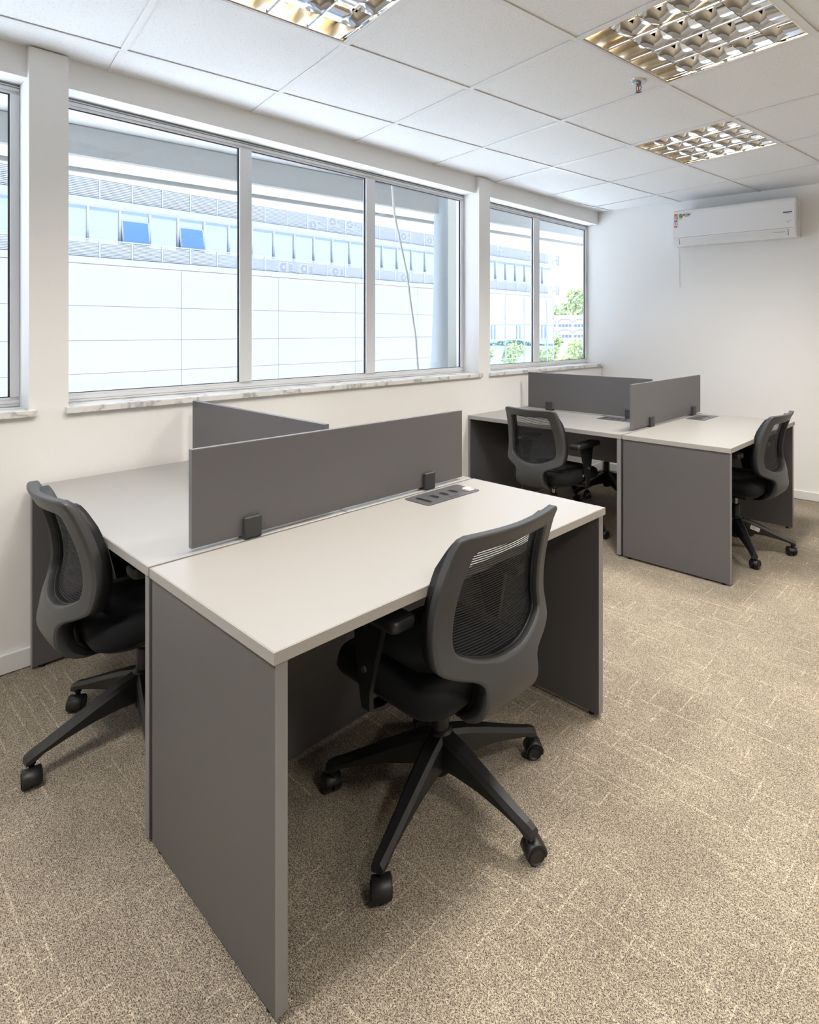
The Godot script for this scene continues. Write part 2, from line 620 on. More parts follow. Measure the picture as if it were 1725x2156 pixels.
func window(n: int, z0: float, z1: float, mullions: Array, right_end := true, left_end := true) -> void:
	# z0 > z1; an aluminium frame from z0 to z1 with fixed panes between the mullions
	var w := structure(thing("window_%d" % n, "white aluminium window frame with clear panes")) as Node3D
	var x0 := -3.03
	var x1 := -3.0
	var y0 := 0.985
	var y1 := 2.272
	var g0 := 1.022
	var g1 := 2.232
	var s := MB.new()
	# head with a double track, sill profile with steps
	s.box(Vector3(x0, g1 + 0.012, z1), Vector3(x1, y1, z0), 0.002)
	s.box(Vector3(x0 + 0.01, g1, z1), Vector3(x1 - 0.008, g1 + 0.012, z0), 0.001)
	s.box(Vector3(x0, y0, z1), Vector3(x1, g0 - 0.012, z0), 0.002)
	s.box(Vector3(x0 + 0.01, g0 - 0.012, z1), Vector3(x1 - 0.008, g0, z0), 0.001)
	if left_end:
		s.box(Vector3(x0, g0, z0 - 0.03), Vector3(x1, g1, z0), 0.002)
	if right_end:
		s.box(Vector3(x0, g0, z1), Vector3(x1, g1, z1 + 0.03), 0.002)
	put("frame", s, M.alu, w)
	var tr := MB.new()
	tr.box(Vector3(x1 - 0.001, g1 + 0.0245, z1 + 0.001), Vector3(x1 + 0.0006, g1 + 0.0285, z0 - 0.001))
	tr.box(Vector3(x1 - 0.001, y0 + 0.010, z1 + 0.001), Vector3(x1 + 0.0004, y0 + 0.0115, z0 - 0.001))
	tr.box(Vector3(x1 - 0.002, y1 - 0.007, z1 + 0.001), Vector3(x1 + 0.002, y1 - 0.0005, z0 - 0.001))
	put("track", tr, M.track, w)
	for q: Vector2 in mullions:
		boxed("mullion", Vector3(x0, g0, q.x - q.y / 2), Vector3(x1 + 0.004, g1, q.x + q.y / 2), M.alu, w, 0.002)
	var edges := [z0 - (0.03 if left_end else 0.0)]
	for q: Vector2 in mullions:
		edges.append(q.x + q.y / 2)
		edges.append(q.x - q.y / 2)
	edges.append(z1 + (0.03 if right_end else 0.0))
	for i in range(0, edges.size(), 2):
		boxed("pane", Vector3(GLASS - 0.002, g0, edges[i + 1]), Vector3(GLASS + 0.002, g1, edges[i]), M.glass, w)
		var k := MB.new()   # rubber gasket round the pane
		var a: float = edges[i + 1]
		var b: float = edges[i]
		k.box(Vector3(GLASS + 0.002, g0, a), Vector3(GLASS + 0.010, g0 + 0.003, b))
		k.box(Vector3(GLASS + 0.002, g1 - 0.004, a), Vector3(GLASS + 0.010, g1, b))
		k.box(Vector3(GLASS + 0.002, g0, a), Vector3(GLASS + 0.010, g1, a + 0.005))
		put("gasket", k, M.gasket, w)
	# marble sill
	var sl := MB.new()
	sl.box(Vector3(-3.07, 0.956, z1 - (0.022 if n < 3 else 0.0)), Vector3(WALL + 0.022, 0.984, z0 + (0.012 if n > 1 else 0.0)), 0.003)
	put("sill", sl, M.marble, w)


# ---------------------------------------------------------------- lamps
func make_lamp() -> Node3D:
	# origin at the middle of the opening, in the plane of the tees; tubes along x
	var t := thing("ceiling_light", "", "ceiling light", Vector3(), 0.0, "recessed louvred ceiling lights")
	var h := 0.295
	var s := MB.new()
	for k in 2:
		for d: float in [-1.0, 1.0]:
			var lo := Vector3(-0.3005, 0.0, d * 0.2975 - 0.003)
			var hi := Vector3(0.3005, 0.098, d * 0.2975 + 0.003)
			if k == 1:
				lo = Vector3(d * 0.2975 - 0.003, 0.0, -0.294)
				hi = Vector3(d * 0.2975 + 0.003, 0.098, 0.294)
			s.box(lo, hi)
	s.box(Vector3(-0.3005, 0.098, -0.3005), Vector3(0.3005, 0.104, 0.3005))
	put("housing", s, M.enamel, t)
	var rows := 4
	var cells := 5
	var pitch := 2 * h / rows
	for r in rows + 1:
		var m := MB.new()
		var z := -h + r * pitch
		var loops := []
		var prof := []
		for i in 8:
			var u := i / 7.0
			prof.append(Vector2(0.0012 + 0.034 * pow(u, 1.9), 0.002 + 0.072 * u))
		for x: float in [-0.294, 0.294]:
			var l := PackedVector3Array()
			for p: Vector2 in prof:
				l.append(Vector3(x, p.y, clampf(z - p.x, -h, h)))
			for i in range(prof.size() - 1, -1, -1):
				l.append(Vector3(x, prof[i].y, clampf(z + prof[i].x, -h, h)))
			loops.append(l)
		m.loft(loops, true, 1)
		put("reflector", m, M.mirror, t)
	for r in rows:
		var zc := -h + (r + 0.5) * pitch
		for k in range(1, cells):
			var x := -h + k * 2 * h / cells
			var m := MB.new()
			m.group(1)
			# two hollow flanks that meet in a sharp lower edge, cut to the channel's width
			for d: float in [-1.0, 1.0]:
				for i in 5:
					var u := i / 5.0
					var v := (i + 1) / 5.0
					var xa := 0.0010 + 0.017 * u * u
					var xb := 0.0010 + 0.017 * v * v
					var ya := 0.003 + 0.050 * u
					var yb := 0.003 + 0.050 * v
					var wa := pitch / 2 - 0.0012 - 0.034 * pow((ya - 0.002) / 0.072, 1.9)
					var wb := pitch / 2 - 0.0012 - 0.034 * pow((yb - 0.002) / 0.072, 1.9)
					m.quad_out(Vector3(x + d * xa, ya, zc - wa), Vector3(x + d * xa, ya, zc + wa), Vector3(x + d * xb, yb, zc + wb), Vector3(x + d * xb, yb, zc - wb), Vector3(x, 0.03, zc))
			m.quad_out(Vector3(x - 0.018, 0.053, zc - 0.03), Vector3(x + 0.018, 0.053, zc - 0.03), Vector3(x + 0.018, 0.053, zc + 0.03), Vector3(x - 0.018, 0.053, zc + 0.03), Vector3(x, 0.03, zc))
			put("louvre_blade", m, M.mirror, t)
		for d: float in [-1.0, 1.0]:
			boxed("end_plate", Vector3(d * 0.290 - 0.003, 0.003, zc - pitch / 2 + 0.004), Vector3(d * 0.290 + 0.003, 0.085, zc + pitch / 2 - 0.004), M.tube_tinted_mirror, t)
		var tb := MB.new()
		tb.tube([Vector3(-0.272, 0.078, zc), Vector3(0.272, 0.078, zc)], 0.008, 12)
		put("tube", tb, M.tube, t)
		for d: float in [-1.0, 1.0]:
			var cp := MB.new()
			cp.tube([Vector3(d * 0.286, 0.078, zc), Vector3(d * 0.271, 0.078, zc)], 0.0105, 12)
			put("lamp_holder", cp, M.enamel, t)
	return t


func build_lamps(energy: float) -> void:
	var turn := Basis(Vector3.UP, -0.1223)
	var labels := [
		"louvred ceiling light cut off by the frame above the middle window pane",
		"large louvred ceiling light beside the sprinkler head",
		"smaller looking louvred ceiling light in front of the air conditioner",
	]
	var proto: Node3D = null
	var n := 0
	for c: Vector2i in lamp_cells():
		var at := Vector3(-2.6275, CEIL, -0.8258) + turn * Vector3((c.x + 0.5) * TILE, 0, -(c.y + 0.5) * TILE)
		var lab: String = labels[n] if n < 3 else "added louvred ceiling light out of the frame, put there to light the room"
		var o: Node3D
		if proto == null:
			proto = make_lamp()
			o = proto
		else:
			o = proto.duplicate()
			o.name = numbered("ceiling_light")
			add_child(o)
		o.position = at + Vector3(0, 0.001, 0)
		o.rotation.y = -0.1223
		o.set_meta("label", lab)
		var l := SpotLight3D.new()
		l.name = "lamp_glow"
		l.light_size = 0.2
		l.spot_angle = 78.0
		l.spot_angle_attenuation = 1.0
		l.spot_range = 14.0
		l.spot_attenuation = 2.0
		l.light_color = Color(1.0, 0.98, 0.945)
		l.light_energy = energy
		l.shadow_enabled = true
		o.add_child(l, true)
		l.rotation.x = -PI / 2
		l.position = Vector3(0, -0.012, 0)
		n += 1


# ---------------------------------------------------------------- desks
func board(called: String, lo: Vector3, hi: Vector3, parent: Node, mat: Material = null) -> MeshInstance3D:
	return boxed(called, lo, hi, mat if mat else M.board, parent, 0.0012)


func side_board(lo: Vector3, hi: Vector3, parent: Node, edge_axis: int) -> void:
	# a panel with pale edge banding on the two ends along edge_axis
	var a := lo
	var b := hi
	a[edge_axis] += 0.0012
	b[edge_axis] -= 0.0012
	var p := boxed("side_panel", a, b, M.board, parent, 0.0008)
	for s in 2:
		var l := lo
		var h := hi
		if s == 0:
			h[edge_axis] = lo[edge_axis] + 0.0012
		else:
			l[edge_axis] = hi[edge_axis] - 0.0012
		boxed("edge_band", l, h, M.board_edge, p)
	for k in 2:
		var q := lerp(lo, hi, 0.06 if k == 0 else 0.94) as Vector3
		var f := MB.new()
		f.lathe([Vector2(0.010, 0.0), Vector2(0.010, lo.y)], 10, Vector3((lo.x + hi.x) / 2 if edge_axis == 2 else q.x, 0, (lo.z + hi.z) / 2 if edge_axis == 0 else q.z))
		put("glide", f, M.black, p)


func desktop(lo: Vector2, hi: Vector2, parent: Node) -> void:
	var t := boxed("top", Vector3(lo.x + 0.0012, DESK - 0.025, lo.y + 0.0012), Vector3(hi.x - 0.0012, DESK, hi.y - 0.0012), M.top, parent, 0.0015)
	var e := MB.new()
	e.box(Vector3(lo.x, DESK - 0.0245, lo.y), Vector3(lo.x + 0.0012, DESK - 0.001, hi.y))
	e.box(Vector3(hi.x - 0.0012, DESK - 0.0245, lo.y), Vector3(hi.x, DESK - 0.001, hi.y))
	e.box(Vector3(lo.x + 0.0012, DESK - 0.0245, lo.y), Vector3(hi.x - 0.0012, DESK - 0.001, lo.y + 0.0012))
	e.box(Vector3(lo.x + 0.0012, DESK - 0.0245, hi.y - 0.0012), Vector3(hi.x - 0.0012, DESK - 0.001, hi.y))
	put("edge_band", e, M.edge, t)


func power_plate(desk: Node3D, at: Vector3, turn: float) -> void:
	# long axis x; the cable slot at -x
	var m := MB.new()
	m.xf = Transform3D(Basis(Vector3.RIGHT, Vector3.FORWARD, Vector3.UP), Vector3())
	m.prism(rounded(0.262, 0.126, 0.012), 0.0, 0.0025)
	var p := put("power_plate", m, M.plate, desk)
	p.position = at
	p.rotation.y = turn
	var up := Transform3D(Basis(Vector3.RIGHT, Vector3.FORWARD, Vector3.UP), Vector3())
	m = MB.new()
	m.xf = up.translated(Vector3(-0.096, 0, 0.002))
	m.prism(rounded(0.016, 0.078, 0.0079), 0.0025, 0.0029)
	put("cable_slot", m, M.black, p)
	for k in 3:
		m = MB.new()
		m.xf = up.translated(Vector3(-0.043 + 0.047 * k, 0, 0.0))
		var o := rounded(0.026, 0.050, 0.004)
		m.prism(o, 0.0025, 0.0033)
		m.group(-1)
		put("socket", m, M.plate, p)
		m = MB.new()
		m.xf = up.translated(Vector3(-0.043 + 0.047 * k, 0, 0.0))
		m.prism(PackedVector2Array([Vector2(-0.006, -0.021), Vector2(0.004, -0.021), Vector2(0.0095, -0.012), Vector2(0.0095, 0.012), Vector2(0.004, 0.021), Vector2(-0.006, 0.021), Vector2(-0.0095, 0.012), Vector2(-0.0095, -0.012)]), 0.0033, 0.0036)
		put("socket_well", m, M.black, p)
	text_node("lettering", "Maxd-O", 0.009, M.grey_line, p, Transform3D(Basis(Vector3.RIGHT, -PI / 2), Vector3(0.012, 0.0029, 0.043)))


func build_cluster(x0: float, xs: float, x2: float, z0: float, z1: float, words: Array, plates: Array) -> void:
	# two back-to-back desks from the wall (x0) to xs, and one across their ends from xs to x2; z0 nearer, z1 farther
	var zm := (z0 + z1) / 2
	var by := DESK - 0.025
	for k in 2:
		var a := z0 if k == 0 else z1
		var b := zm + (0.0015 if k == 0 else -0.0015)
		var lo := minf(a, b)
		var hi := maxf(a, b)
		var t := thing("office_desk", words[k], "desk", Vector3((x0 + xs) / 2, 0, (lo + hi) / 2), 0.0, "desks of the two three-seat clusters")
		var off := t.position
		desktop(Vector2(x0 - off.x, lo - off.z), Vector2(xs - off.x - 0.005, hi - off.z), t)
		side_board(Vector3(x0 + 0.006, 0.012, lo + 0.003) - off, Vector3(x0 + 0.031, by, hi - 0.003) - off, t, 2)
		side_board(Vector3(xs - 0.032, 0.012, lo + 0.003) - off, Vector3(xs - 0.007, by, hi - 0.003) - off, t, 2)
		var mz := zm + (0.035 if k == 0 else -0.035)
		board("modesty_panel", Vector3(x0 + 0.031, 0.395, mz - 0.009) - off, Vector3(xs - 0.031, by, mz + 0.009) - off, t)
		if plates.size() > k and plates[k] != null:
			var pl: Array = plates[k]
			for p: Vector3 in pl:
				power_plate(t, Vector3(p.x, DESK, p.y) - off, p.z)
	var d := thing("office_desk", words[2], "desk", Vector3((xs + x2) / 2, 0, zm), 0.0, "desks of the two three-seat clusters")
	var o := d.position
	desktop(Vector2(xs + 0.005 - o.x, z1 - o.z), Vector2(x2 - o.x, z0 - o.z), d)
	side_board(Vector3(xs + 0.007, 0.012, z0 - 0.031) - o, Vector3(x2 - 0.006, by, z0 - 0.006) - o, d, 0)
	side_board(Vector3(xs + 0.007, 0.012, z1 + 0.006) - o, Vector3(x2 - 0.006, by, z1 + 0.031) - o, d, 0)
	board("modesty_panel", Vector3(xs + 0.012, 0.03, z1 + 0.031) - o, Vector3(xs + 0.030, by, z0 - 0.031) - o, d)
	for p: Vector3 in plates[2]:
		power_plate(d, Vector3(p.x, DESK, p.y) - o, p.z)


func screen(label: String, at: Vector3, turn: float, width: float, clips: Array) -> void:
	# stands on the desk in clamps; long axis x, faces z
	var t := thing("desk_screen", label, "desk divider", at, turn, "grey desk screens")
	var p := boxed("panel", Vector3(-width / 2 + 0.0015, 0.010, -0.009), Vector3(width / 2 - 0.0015, 0.2725, 0.009), M.board, t, 0.0008)
	var e := MB.new()
	e.box(Vector3(-width / 2, 0.010, -0.0088), Vector3(-width / 2 + 0.0015, 0.274, 0.0088))
	e.box(Vector3(width / 2 - 0.0015, 0.010, -0.0088), Vector3(width / 2, 0.274, 0.0088))
	e.box(Vector3(-width / 2 + 0.0015, 0.2725, -0.0088), Vector3(width / 2 - 0.0015, 0.274, 0.0088))
	put("edge_band", e, M.screen_edge, p)
	for x: float in clips:
		var m := MB.new()
		m.box(Vector3(x - 0.026, 0.0, -0.024), Vector3(x + 0.026, 0.062, -0.0092), 0.003)
		m.box(Vector3(x - 0.026, 0.0, 0.0092), Vector3(x + 0.026, 0.062, 0.024), 0.003)
		m.box(Vector3(x - 0.025, 0.0, -0.0095), Vector3(x + 0.025, 0.0098, 0.0095))
		put("clamp", m, M.clip, t)


# ---------------------------------------------------------------- chairs
func back_z(x: float, y: float) -> float:
	# rear face of the backrest: leans back at the top, hollow at the lumbar, swells behind the neck, curls in below
	var ys := [0.330, 0.345, 0.365, 0.395, 0.43, 0.47, 0.52, 0.58, 0.65, 0.72, 0.78, 0.83]
	var zs := [0.170, 0.215, 0.246, 0.266, 0.272, 0.265, 0.250, 0.239, 0.244, 0.260, 0.280, 0.302]
	var z: float = zs[-1]
	for i in ys.size() - 1:
		if y <= ys[i + 1]:
			var u := clampf((y - ys[i]) / (ys[i + 1] - ys[i]), 0.0, 1.0)
			z = cubic_interpolate(zs[i], zs[i + 1], zs[maxi(i - 1, 0)], zs[mini(i + 2, zs.size() - 1)], u)
			break
	return z - 0.036 * pow(absf(x) / 0.2, 2.0) * clampf((y - 0.33) / 0.15, 0.3, 1.0)


func back_keys() -> Array:
	# (outer x, outer y, inner x, inner y) down the right half
	return [
		Vector4(0.0, 0.820, 0.0, 0.776), Vector4(0.10, 0.822, 0.085, 0.777), Vector4(0.164, 0.823, 0.124, 0.776), Vector4(0.178, 0.818, 0.134, 0.770),
		Vector4(0.186, 0.80, 0.139, 0.752), Vector4(0.197, 0.72, 0.149, 0.69), Vector4(0.205, 0.64, 0.156, 0.63), Vector4(0.208, 0.57, 0.160, 0.575),
		Vector4(0.207, 0.525, 0.159, 0.550), Vector4(0.199, 0.503, 0.150, 0.534), Vector4(0.165, 0.485, 0.118, 0.517), Vector4(0.125, 0.470, 0.086, 0.506),
		Vector4(0.103, 0.456, 0.066, 0.501), Vector4(0.096, 0.440, 0.055, 0.499), Vector4(0.097, 0.405, 0.045, 0.4975), Vector4(0.100, 0.365, 0.034, 0.4965),
		Vector4(0.095, 0.340, 0.022, 0.496), Vector4(0.075, 0.330, 0.012, 0.496), Vector4(0.0, 0.327, 0.0, 0.496),
	]


func back_loop() -> Array:
	var keys := back_keys()
	var half := []
	for i in keys.size() - 1:
		var steps := 4
		for k in steps:
			var u := float(k) / steps
			half.append((keys[i] as Vector4).cubic_interpolate(keys[i + 1], keys[maxi(i - 1, 0)], keys[mini(i + 2, keys.size() - 1)], u) if i > 2 and i < 16 else (keys[i] as Vector4).lerp(keys[i + 1], u))
	half.append(keys[-1])
	var all := half.duplicate()
	for i in range(half.size() - 2, 0, -1):
		var q: Vector4 = half[i]
		all.append(Vector4(-q.x, q.y, -q.z, q.w))
	return [all, half]


func back_ring(all: Array, steps: int, shift: float, t: float, inset: float) -> ArrayMesh:
	var rings := []
	for q: Vector4 in all:
		var o := Vector2(q.x, q.y)
		var n := Vector2(q.z, q.w)
		var d := (n - o).normalized() * 0.005
		var drop := inset + (clampf((q.y - 0.74) / 0.07, 0.0, 1.0) * 4.2 if inset > 0.0 else 0.0)
		o += d * drop
		n += d * minf(drop, 0.6)
		var r := PackedVector3Array()
		r.append(Vector3(o.x, o.y, back_z(o.x, o.y) - shift - t))
		r.append(Vector3(o.x, o.y, back_z(o.x, o.y) - shift - 0.006))
		for k in steps + 1:
			var p := (o + d).lerp(n - d, float(k) / steps)
			r.append(Vector3(p.x, p.y, back_z(p.x, p.y) - shift))
		r.append(Vector3(n.x, n.y, back_z(n.x, n.y) - shift - 0.006))
		r.append(Vector3(n.x, n.y, back_z(n.x, n.y) - shift - t))
		for k in range(steps - 1, 0, -1):
			var p := o.lerp(n, float(k) / steps)
			r.append(Vector3(p.x, p.y, back_z(p.x, p.y) - shift - t))
		rings.append(r)
	var m := MB.new()
	var c := rings[0].size() as int
	for i in rings.size():
		var a: PackedVector3Array = rings[i]
		var b: PackedVector3Array = rings[(i + 1) % rings.size()]
		for s in c:
			var e := (s + 1) % c
			m.group(1 if s >= 1 and s < steps + 3 else 2)
			m.quad(a[s], a[e], b[e], b[s])
	return m.done()


func make_backrest() -> Array:
	var both := back_loop()
	var all: Array = both[0]
	var half: Array = both[1]
	var shell := back_ring(all, 12, 0.0, 0.026, 0.0)
	var carrier := back_ring(all, 6, 0.019, 0.028, 0.3)
	# netting stretched in the opening
	var w := SurfaceTool.new()
	w.begin(Mesh.PRIMITIVE_TRIANGLES)
	w.set_smooth_group(1)
	var cols := 10
	var grid := []
	for q: Vector4 in half:
		if q.z < 0.001 and q.w > 0.7:
			continue
		var row := PackedVector3Array()
		for k in cols + 1:
			var x := lerpf(-q.z, q.z, float(k) / cols) * 1.02
			row.append(Vector3(x, q.w, back_z(x, q.w)))
		grid.append(row)
	for deep: float in [0.034]:
		for i in grid.size() - 1:
			for k in cols:
				var a: Vector3 = grid[i][k]
				var b: Vector3 = grid[i][k + 1]
				var cc: Vector3 = grid[i + 1][k + 1]
				var dd: Vector3 = grid[i + 1][k]
				for p: Vector3 in [a, b, cc, a, cc, dd]:
					w.set_uv(Vector2(p.x / 0.012, p.y / 0.013))
					w.add_vertex(p - Vector3(0, 0, deep))
	w.generate_normals()
	return [shell, w.commit(), carrier]


func soft_loop(w: float, d: float, r: float, y: float, zc: float, dip := 0.0) -> PackedVector3Array:
	var l := PackedVector3Array()
	for p in rounded(w, d, r, 6):
		var f := clampf(-p.y / (d / 2), 0.0, 1.0)
		l.append(Vector3(p.x, y - dip * f * f * f, p.y + zc))
	return l


func make_chair() -> Node3D:
	# origin on the floor under the gas lift; the sitter faces -z
	var t := thing("office_chair", "", "chair", Vector3(), 0.0, "mesh-backed swivel chairs")
	var bk := make_backrest()
	var back := mesh_node("backrest", bk[0], M.frame, t)
	mesh_node("back_netting", bk[1], M.weave, back)
	mesh_node("inner_frame", bk[2], M.nylon, back)
	# black inner neck and the bar that carries the back
	var m := MB.new()
	var loops := []
	for q: Vector3 in [Vector3(0.476, 0.088, 0.012), Vector3(0.44, 0.088, 0.016), Vector3(0.39, 0.088, 0.018), Vector3(0.358, 0.086, 0.018)]:
		var z := back_z(0.05, q.x) - 0.044
		loops.append(PackedVector3Array([Vector3(-q.y, q.x, z), Vector3(q.y, q.x, z), Vector3(q.y, q.x, z - q.z), Vector3(-q.y, q.x, z - q.z)]))
	loops.append(PackedVector3Array([Vector3(-0.08, 0.336, 0.12), Vector3(0.08, 0.336, 0.12), Vector3(0.08, 0.352, 0.12), Vector3(-0.08, 0.352, 0.12)]))
	loops.append(PackedVector3Array([Vector3(-0.075, 0.336, 0.02), Vector3(0.075, 0.336, 0.02), Vector3(0.075, 0.354, 0.02), Vector3(-0.075, 0.354, 0.02)]))
	m.loft(loops, true, 1)
	put("back_bracket", m, M.nylon, t)
	# seat cushion
	m = MB.new()
	m.loft([soft_loop(0.36, 0.36, 0.08, 0.370, -0.02, 0.004), soft_loop(0.412, 0.41, 0.07, 0.374, -0.02, 0.008), soft_loop(0.43, 0.425, 0.08, 0.392, -0.02, 0.014), soft_loop(0.43, 0.425, 0.095, 0.418, -0.02, 0.016),
		soft_loop(0.418, 0.415, 0.09, 0.431, -0.02, 0.018), soft_loop(0.385, 0.38, 0.085, 0.439, -0.02, 0.014), soft_loop(0.30, 0.30, 0.08, 0.441, -0.015, 0.0), soft_loop(0.1, 0.1, 0.04, 0.438, -0.01, 0.0)])
	var seat := put("seat", m, M.fabric, t)
	m = MB.new()
	m.loft([soft_loop(0.26, 0.27, 0.07, 0.350, -0.02), soft_loop(0.38, 0.38, 0.08, 0.359, -0.02, 0.004), soft_loop(0.39, 0.385, 0.08, 0.372, -0.02, 0.006)])
	put("seat_pan", m, M.nylon, seat)
	boxed("maker_tag", Vector3(0.2145, 0.402, -0.045), Vector3(0.2158, 0.4155, 0.005), M.paper, seat)
	text_node("tag_lettering", "Maxd", 0.0085, M.ink, seat, Transform3D(Basis(Vector3.UP, PI / 2), Vector3(0.2161, 0.4065, -0.02)))
	# mechanism and gas lift
	m = MB.new()
	m.box(Vector3(-0.075, 0.318, -0.10), Vector3(0.075, 0.352, 0.09), 0.008)
	m.tube([Vector3(0.07, 0.34, -0.03), Vector3(0.17, 0.335, -0.035), Vector3(0.215, 0.338, -0.035)], 0.005, 8)
	m.box(Vector3(0.20, 0.332, -0.05), Vector3(0.235, 0.342, -0.02), 0.003)
	put("tilt_mechanism", m, M.nylon, t)
	m = MB.new()
	m.lathe([Vector2(0.0135, 0.22), Vector2(0.0135, 0.33)], 20)
	var lift := put("gas_lift", m, M.chrome, t)
	m = MB.new()
	m.lathe([Vector2(0.022, 0.080), Vector2(0.0245, 0.085), Vector2(0.0245, 0.262), Vector2(0.022, 0.268), Vector2(0.014, 0.268)], 20)
	put("lift_sleeve", m, M.nylon, lift)
	# arms
	for s: float in [-1.0, 1.0]:
		m = MB.new()
		loops = []
		for q: Array in [[0.584, 0.228, -0.080, 0.050, 0.016], [0.545, 0.229, -0.068, 0.040, 0.016], [0.47, 0.234, -0.050, 0.022, 0.014], [0.40, 0.237, -0.036, 0.006, 0.012], [0.352, 0.232, -0.032, 0.000, 0.014], [0.345, 0.20, -0.036, 0.004, 0.012], [0.350, 0.06, -0.036, 0.004, 0.012]]:
			var y: float = q[0]
			var x: float = q[1] * s
			if q[1] < 0.22:
				loops.append(PackedVector3Array([Vector3(x, y - 0.006, q[2]), Vector3(x, y + 0.006, q[2]), Vector3(x, y + 0.006, q[3]), Vector3(x, y - 0.006, q[3])]))
			else:
				loops.append(PackedVector3Array([Vector3(x + s * q[4] / 2, y, q[2]), Vector3(x - s * q[4] / 2, y, q[2]), Vector3(x - s * q[4] / 2, y, q[3]), Vector3(x + s * q[4] / 2, y, q[3])]))
		m.loft(loops, true, -1)
		var arm := put("armrest", m, M.nylon, t)
		m = MB.new()
		loops = []
		for q: Vector3 in [Vector3(0.062, 0.238, 0.582), Vector3(0.068, 0.246, 0.584), Vector3(0.072, 0.250, 0.594), Vector3(0.072, 0.250, 0.606), Vector3(0.064, 0.241, 0.6105)]:
			var l := PackedVector3Array()
			for p in rounded(q.x, q.y, 0.014, 5):
				l.append(Vector3(0.222 * s + p.x, q.z, p.y - 0.008))
			loops.append(l)
		m.loft(loops)
		put("arm_pad", m, M.pad, arm)
		m = MB.new()
		m.tube([Vector3(s * 0.243, 0.455, -0.013), Vector3(s * 0.249, 0.455, -0.013)], 0.008, 12)
		put("height_button", m, M.chrome, arm)
	# five-star base
	m = MB.new()
	m.lathe([Vector2(0.022, 0.075), Vector2(0.027, 0.080), Vector2(0.029, 0.105), Vector2(0.036, 0.112), Vector2(0.037, 0.182), Vector2(0.033, 0.196), Vector2(0.025, 0.200)], 20)
	put("base_hub", m, M.nylon, t)
	return t


func add_legs(t: Node3D, spin: float, casters: Array) -> void:
	# legs radiate from the hub; spin in the chair's own axes; each caster trails its own way
	var lm := MB.new()
	var loops := []
	for q: Array in [[0.022, 0.194, 0.104, 0.026, 0.020], [0.08, 0.178, 0.108, 0.025, 0.019], [0.15, 0.152, 0.104, 0.0225, 0.018], [0.22, 0.124, 0.092, 0.020, 0.017], [0.275, 0.103, 0.079, 0.0185, 0.016], [0.300, 0.095, 0.066, 0.018, 0.0155], [0.318, 0.086, 0.062, 0.016, 0.014]]:
		var r: float = q[0]
		var yt: float = q[1]
		var yb: float = q[2]
		var a: float = q[3]
		var b: float = q[4]
		loops.append(PackedVector3Array([Vector3(r, yb, b), Vector3(r, yb + 0.004, a), Vector3(r, yt - 0.012, a), Vector3(r, yt, a - 0.009), Vector3(r, yt, -a + 0.009), Vector3(r, yt - 0.012, -a), Vector3(r, yb + 0.004, -a), Vector3(r, yb, -b)]))
	lm.loft(loops, true, -1)
	var leg_mesh := lm.done()
	var cm := MB.new()
	cm.lathe([Vector2(0.0075, 0.044), Vector2(0.0075, 0.056), Vector2(0.011, 0.058), Vector2(0.011, 0.066)], 12)
	for s: float in [-1.0, 1.0]:
		cm.xf = Transform3D(Basis(Vector3(0, 0, 1), Vector3(1, 0, 0), Vector3(0, 1, 0)), Vector3(0, 0.0245, 0.012))
		cm.lathe([Vector2(0.010, s * 0.0245), Vector2(0.019, s * 0.0245), Vector2(0.0235, s * 0.0205), Vector2(0.0245, s * 0.014), Vector2(0.0245, s * 0.0045), Vector2(0.02, s * 0.003)], 24)
	# hood over the wheels
	cm.xf = Transform3D()
	var hl := []
	for x: float in [-0.0225, -0.021, 0.021, 0.0225]:
		var l := PackedVector3Array()
		var r := 0.0275 if absf(x) < 0.022 else 0.026
		for i in 15:
			var a := lerpf(-0.35, PI * 0.98, i / 14.0)
			l.append(Vector3(x, 0.0245 + sin(a) * r, 0.012 + cos(a) * r))
		for i in range(14, -1, -1):
			var a := lerpf(-0.35, PI * 0.98, i / 14.0)
			l.append(Vector3(x, 0.0245 + sin(a) * (r - 0.003), 0.012 + cos(a) * (r - 0.003)))
		hl.append(l)
	cm.loft(hl, true, 1)
	var caster_mesh := cm.done()
	for k in 5:
		var leg := mesh_node("leg", leg_mesh, M.nylon, t)
		leg.rotation.y = spin + TAU * k / 5
		var c := mesh_node("caster", caster_mesh, M.nylon, leg)
		c.position = Vector3(0.302, 0.0005, 0)
		c.rotation.y = casters[k]


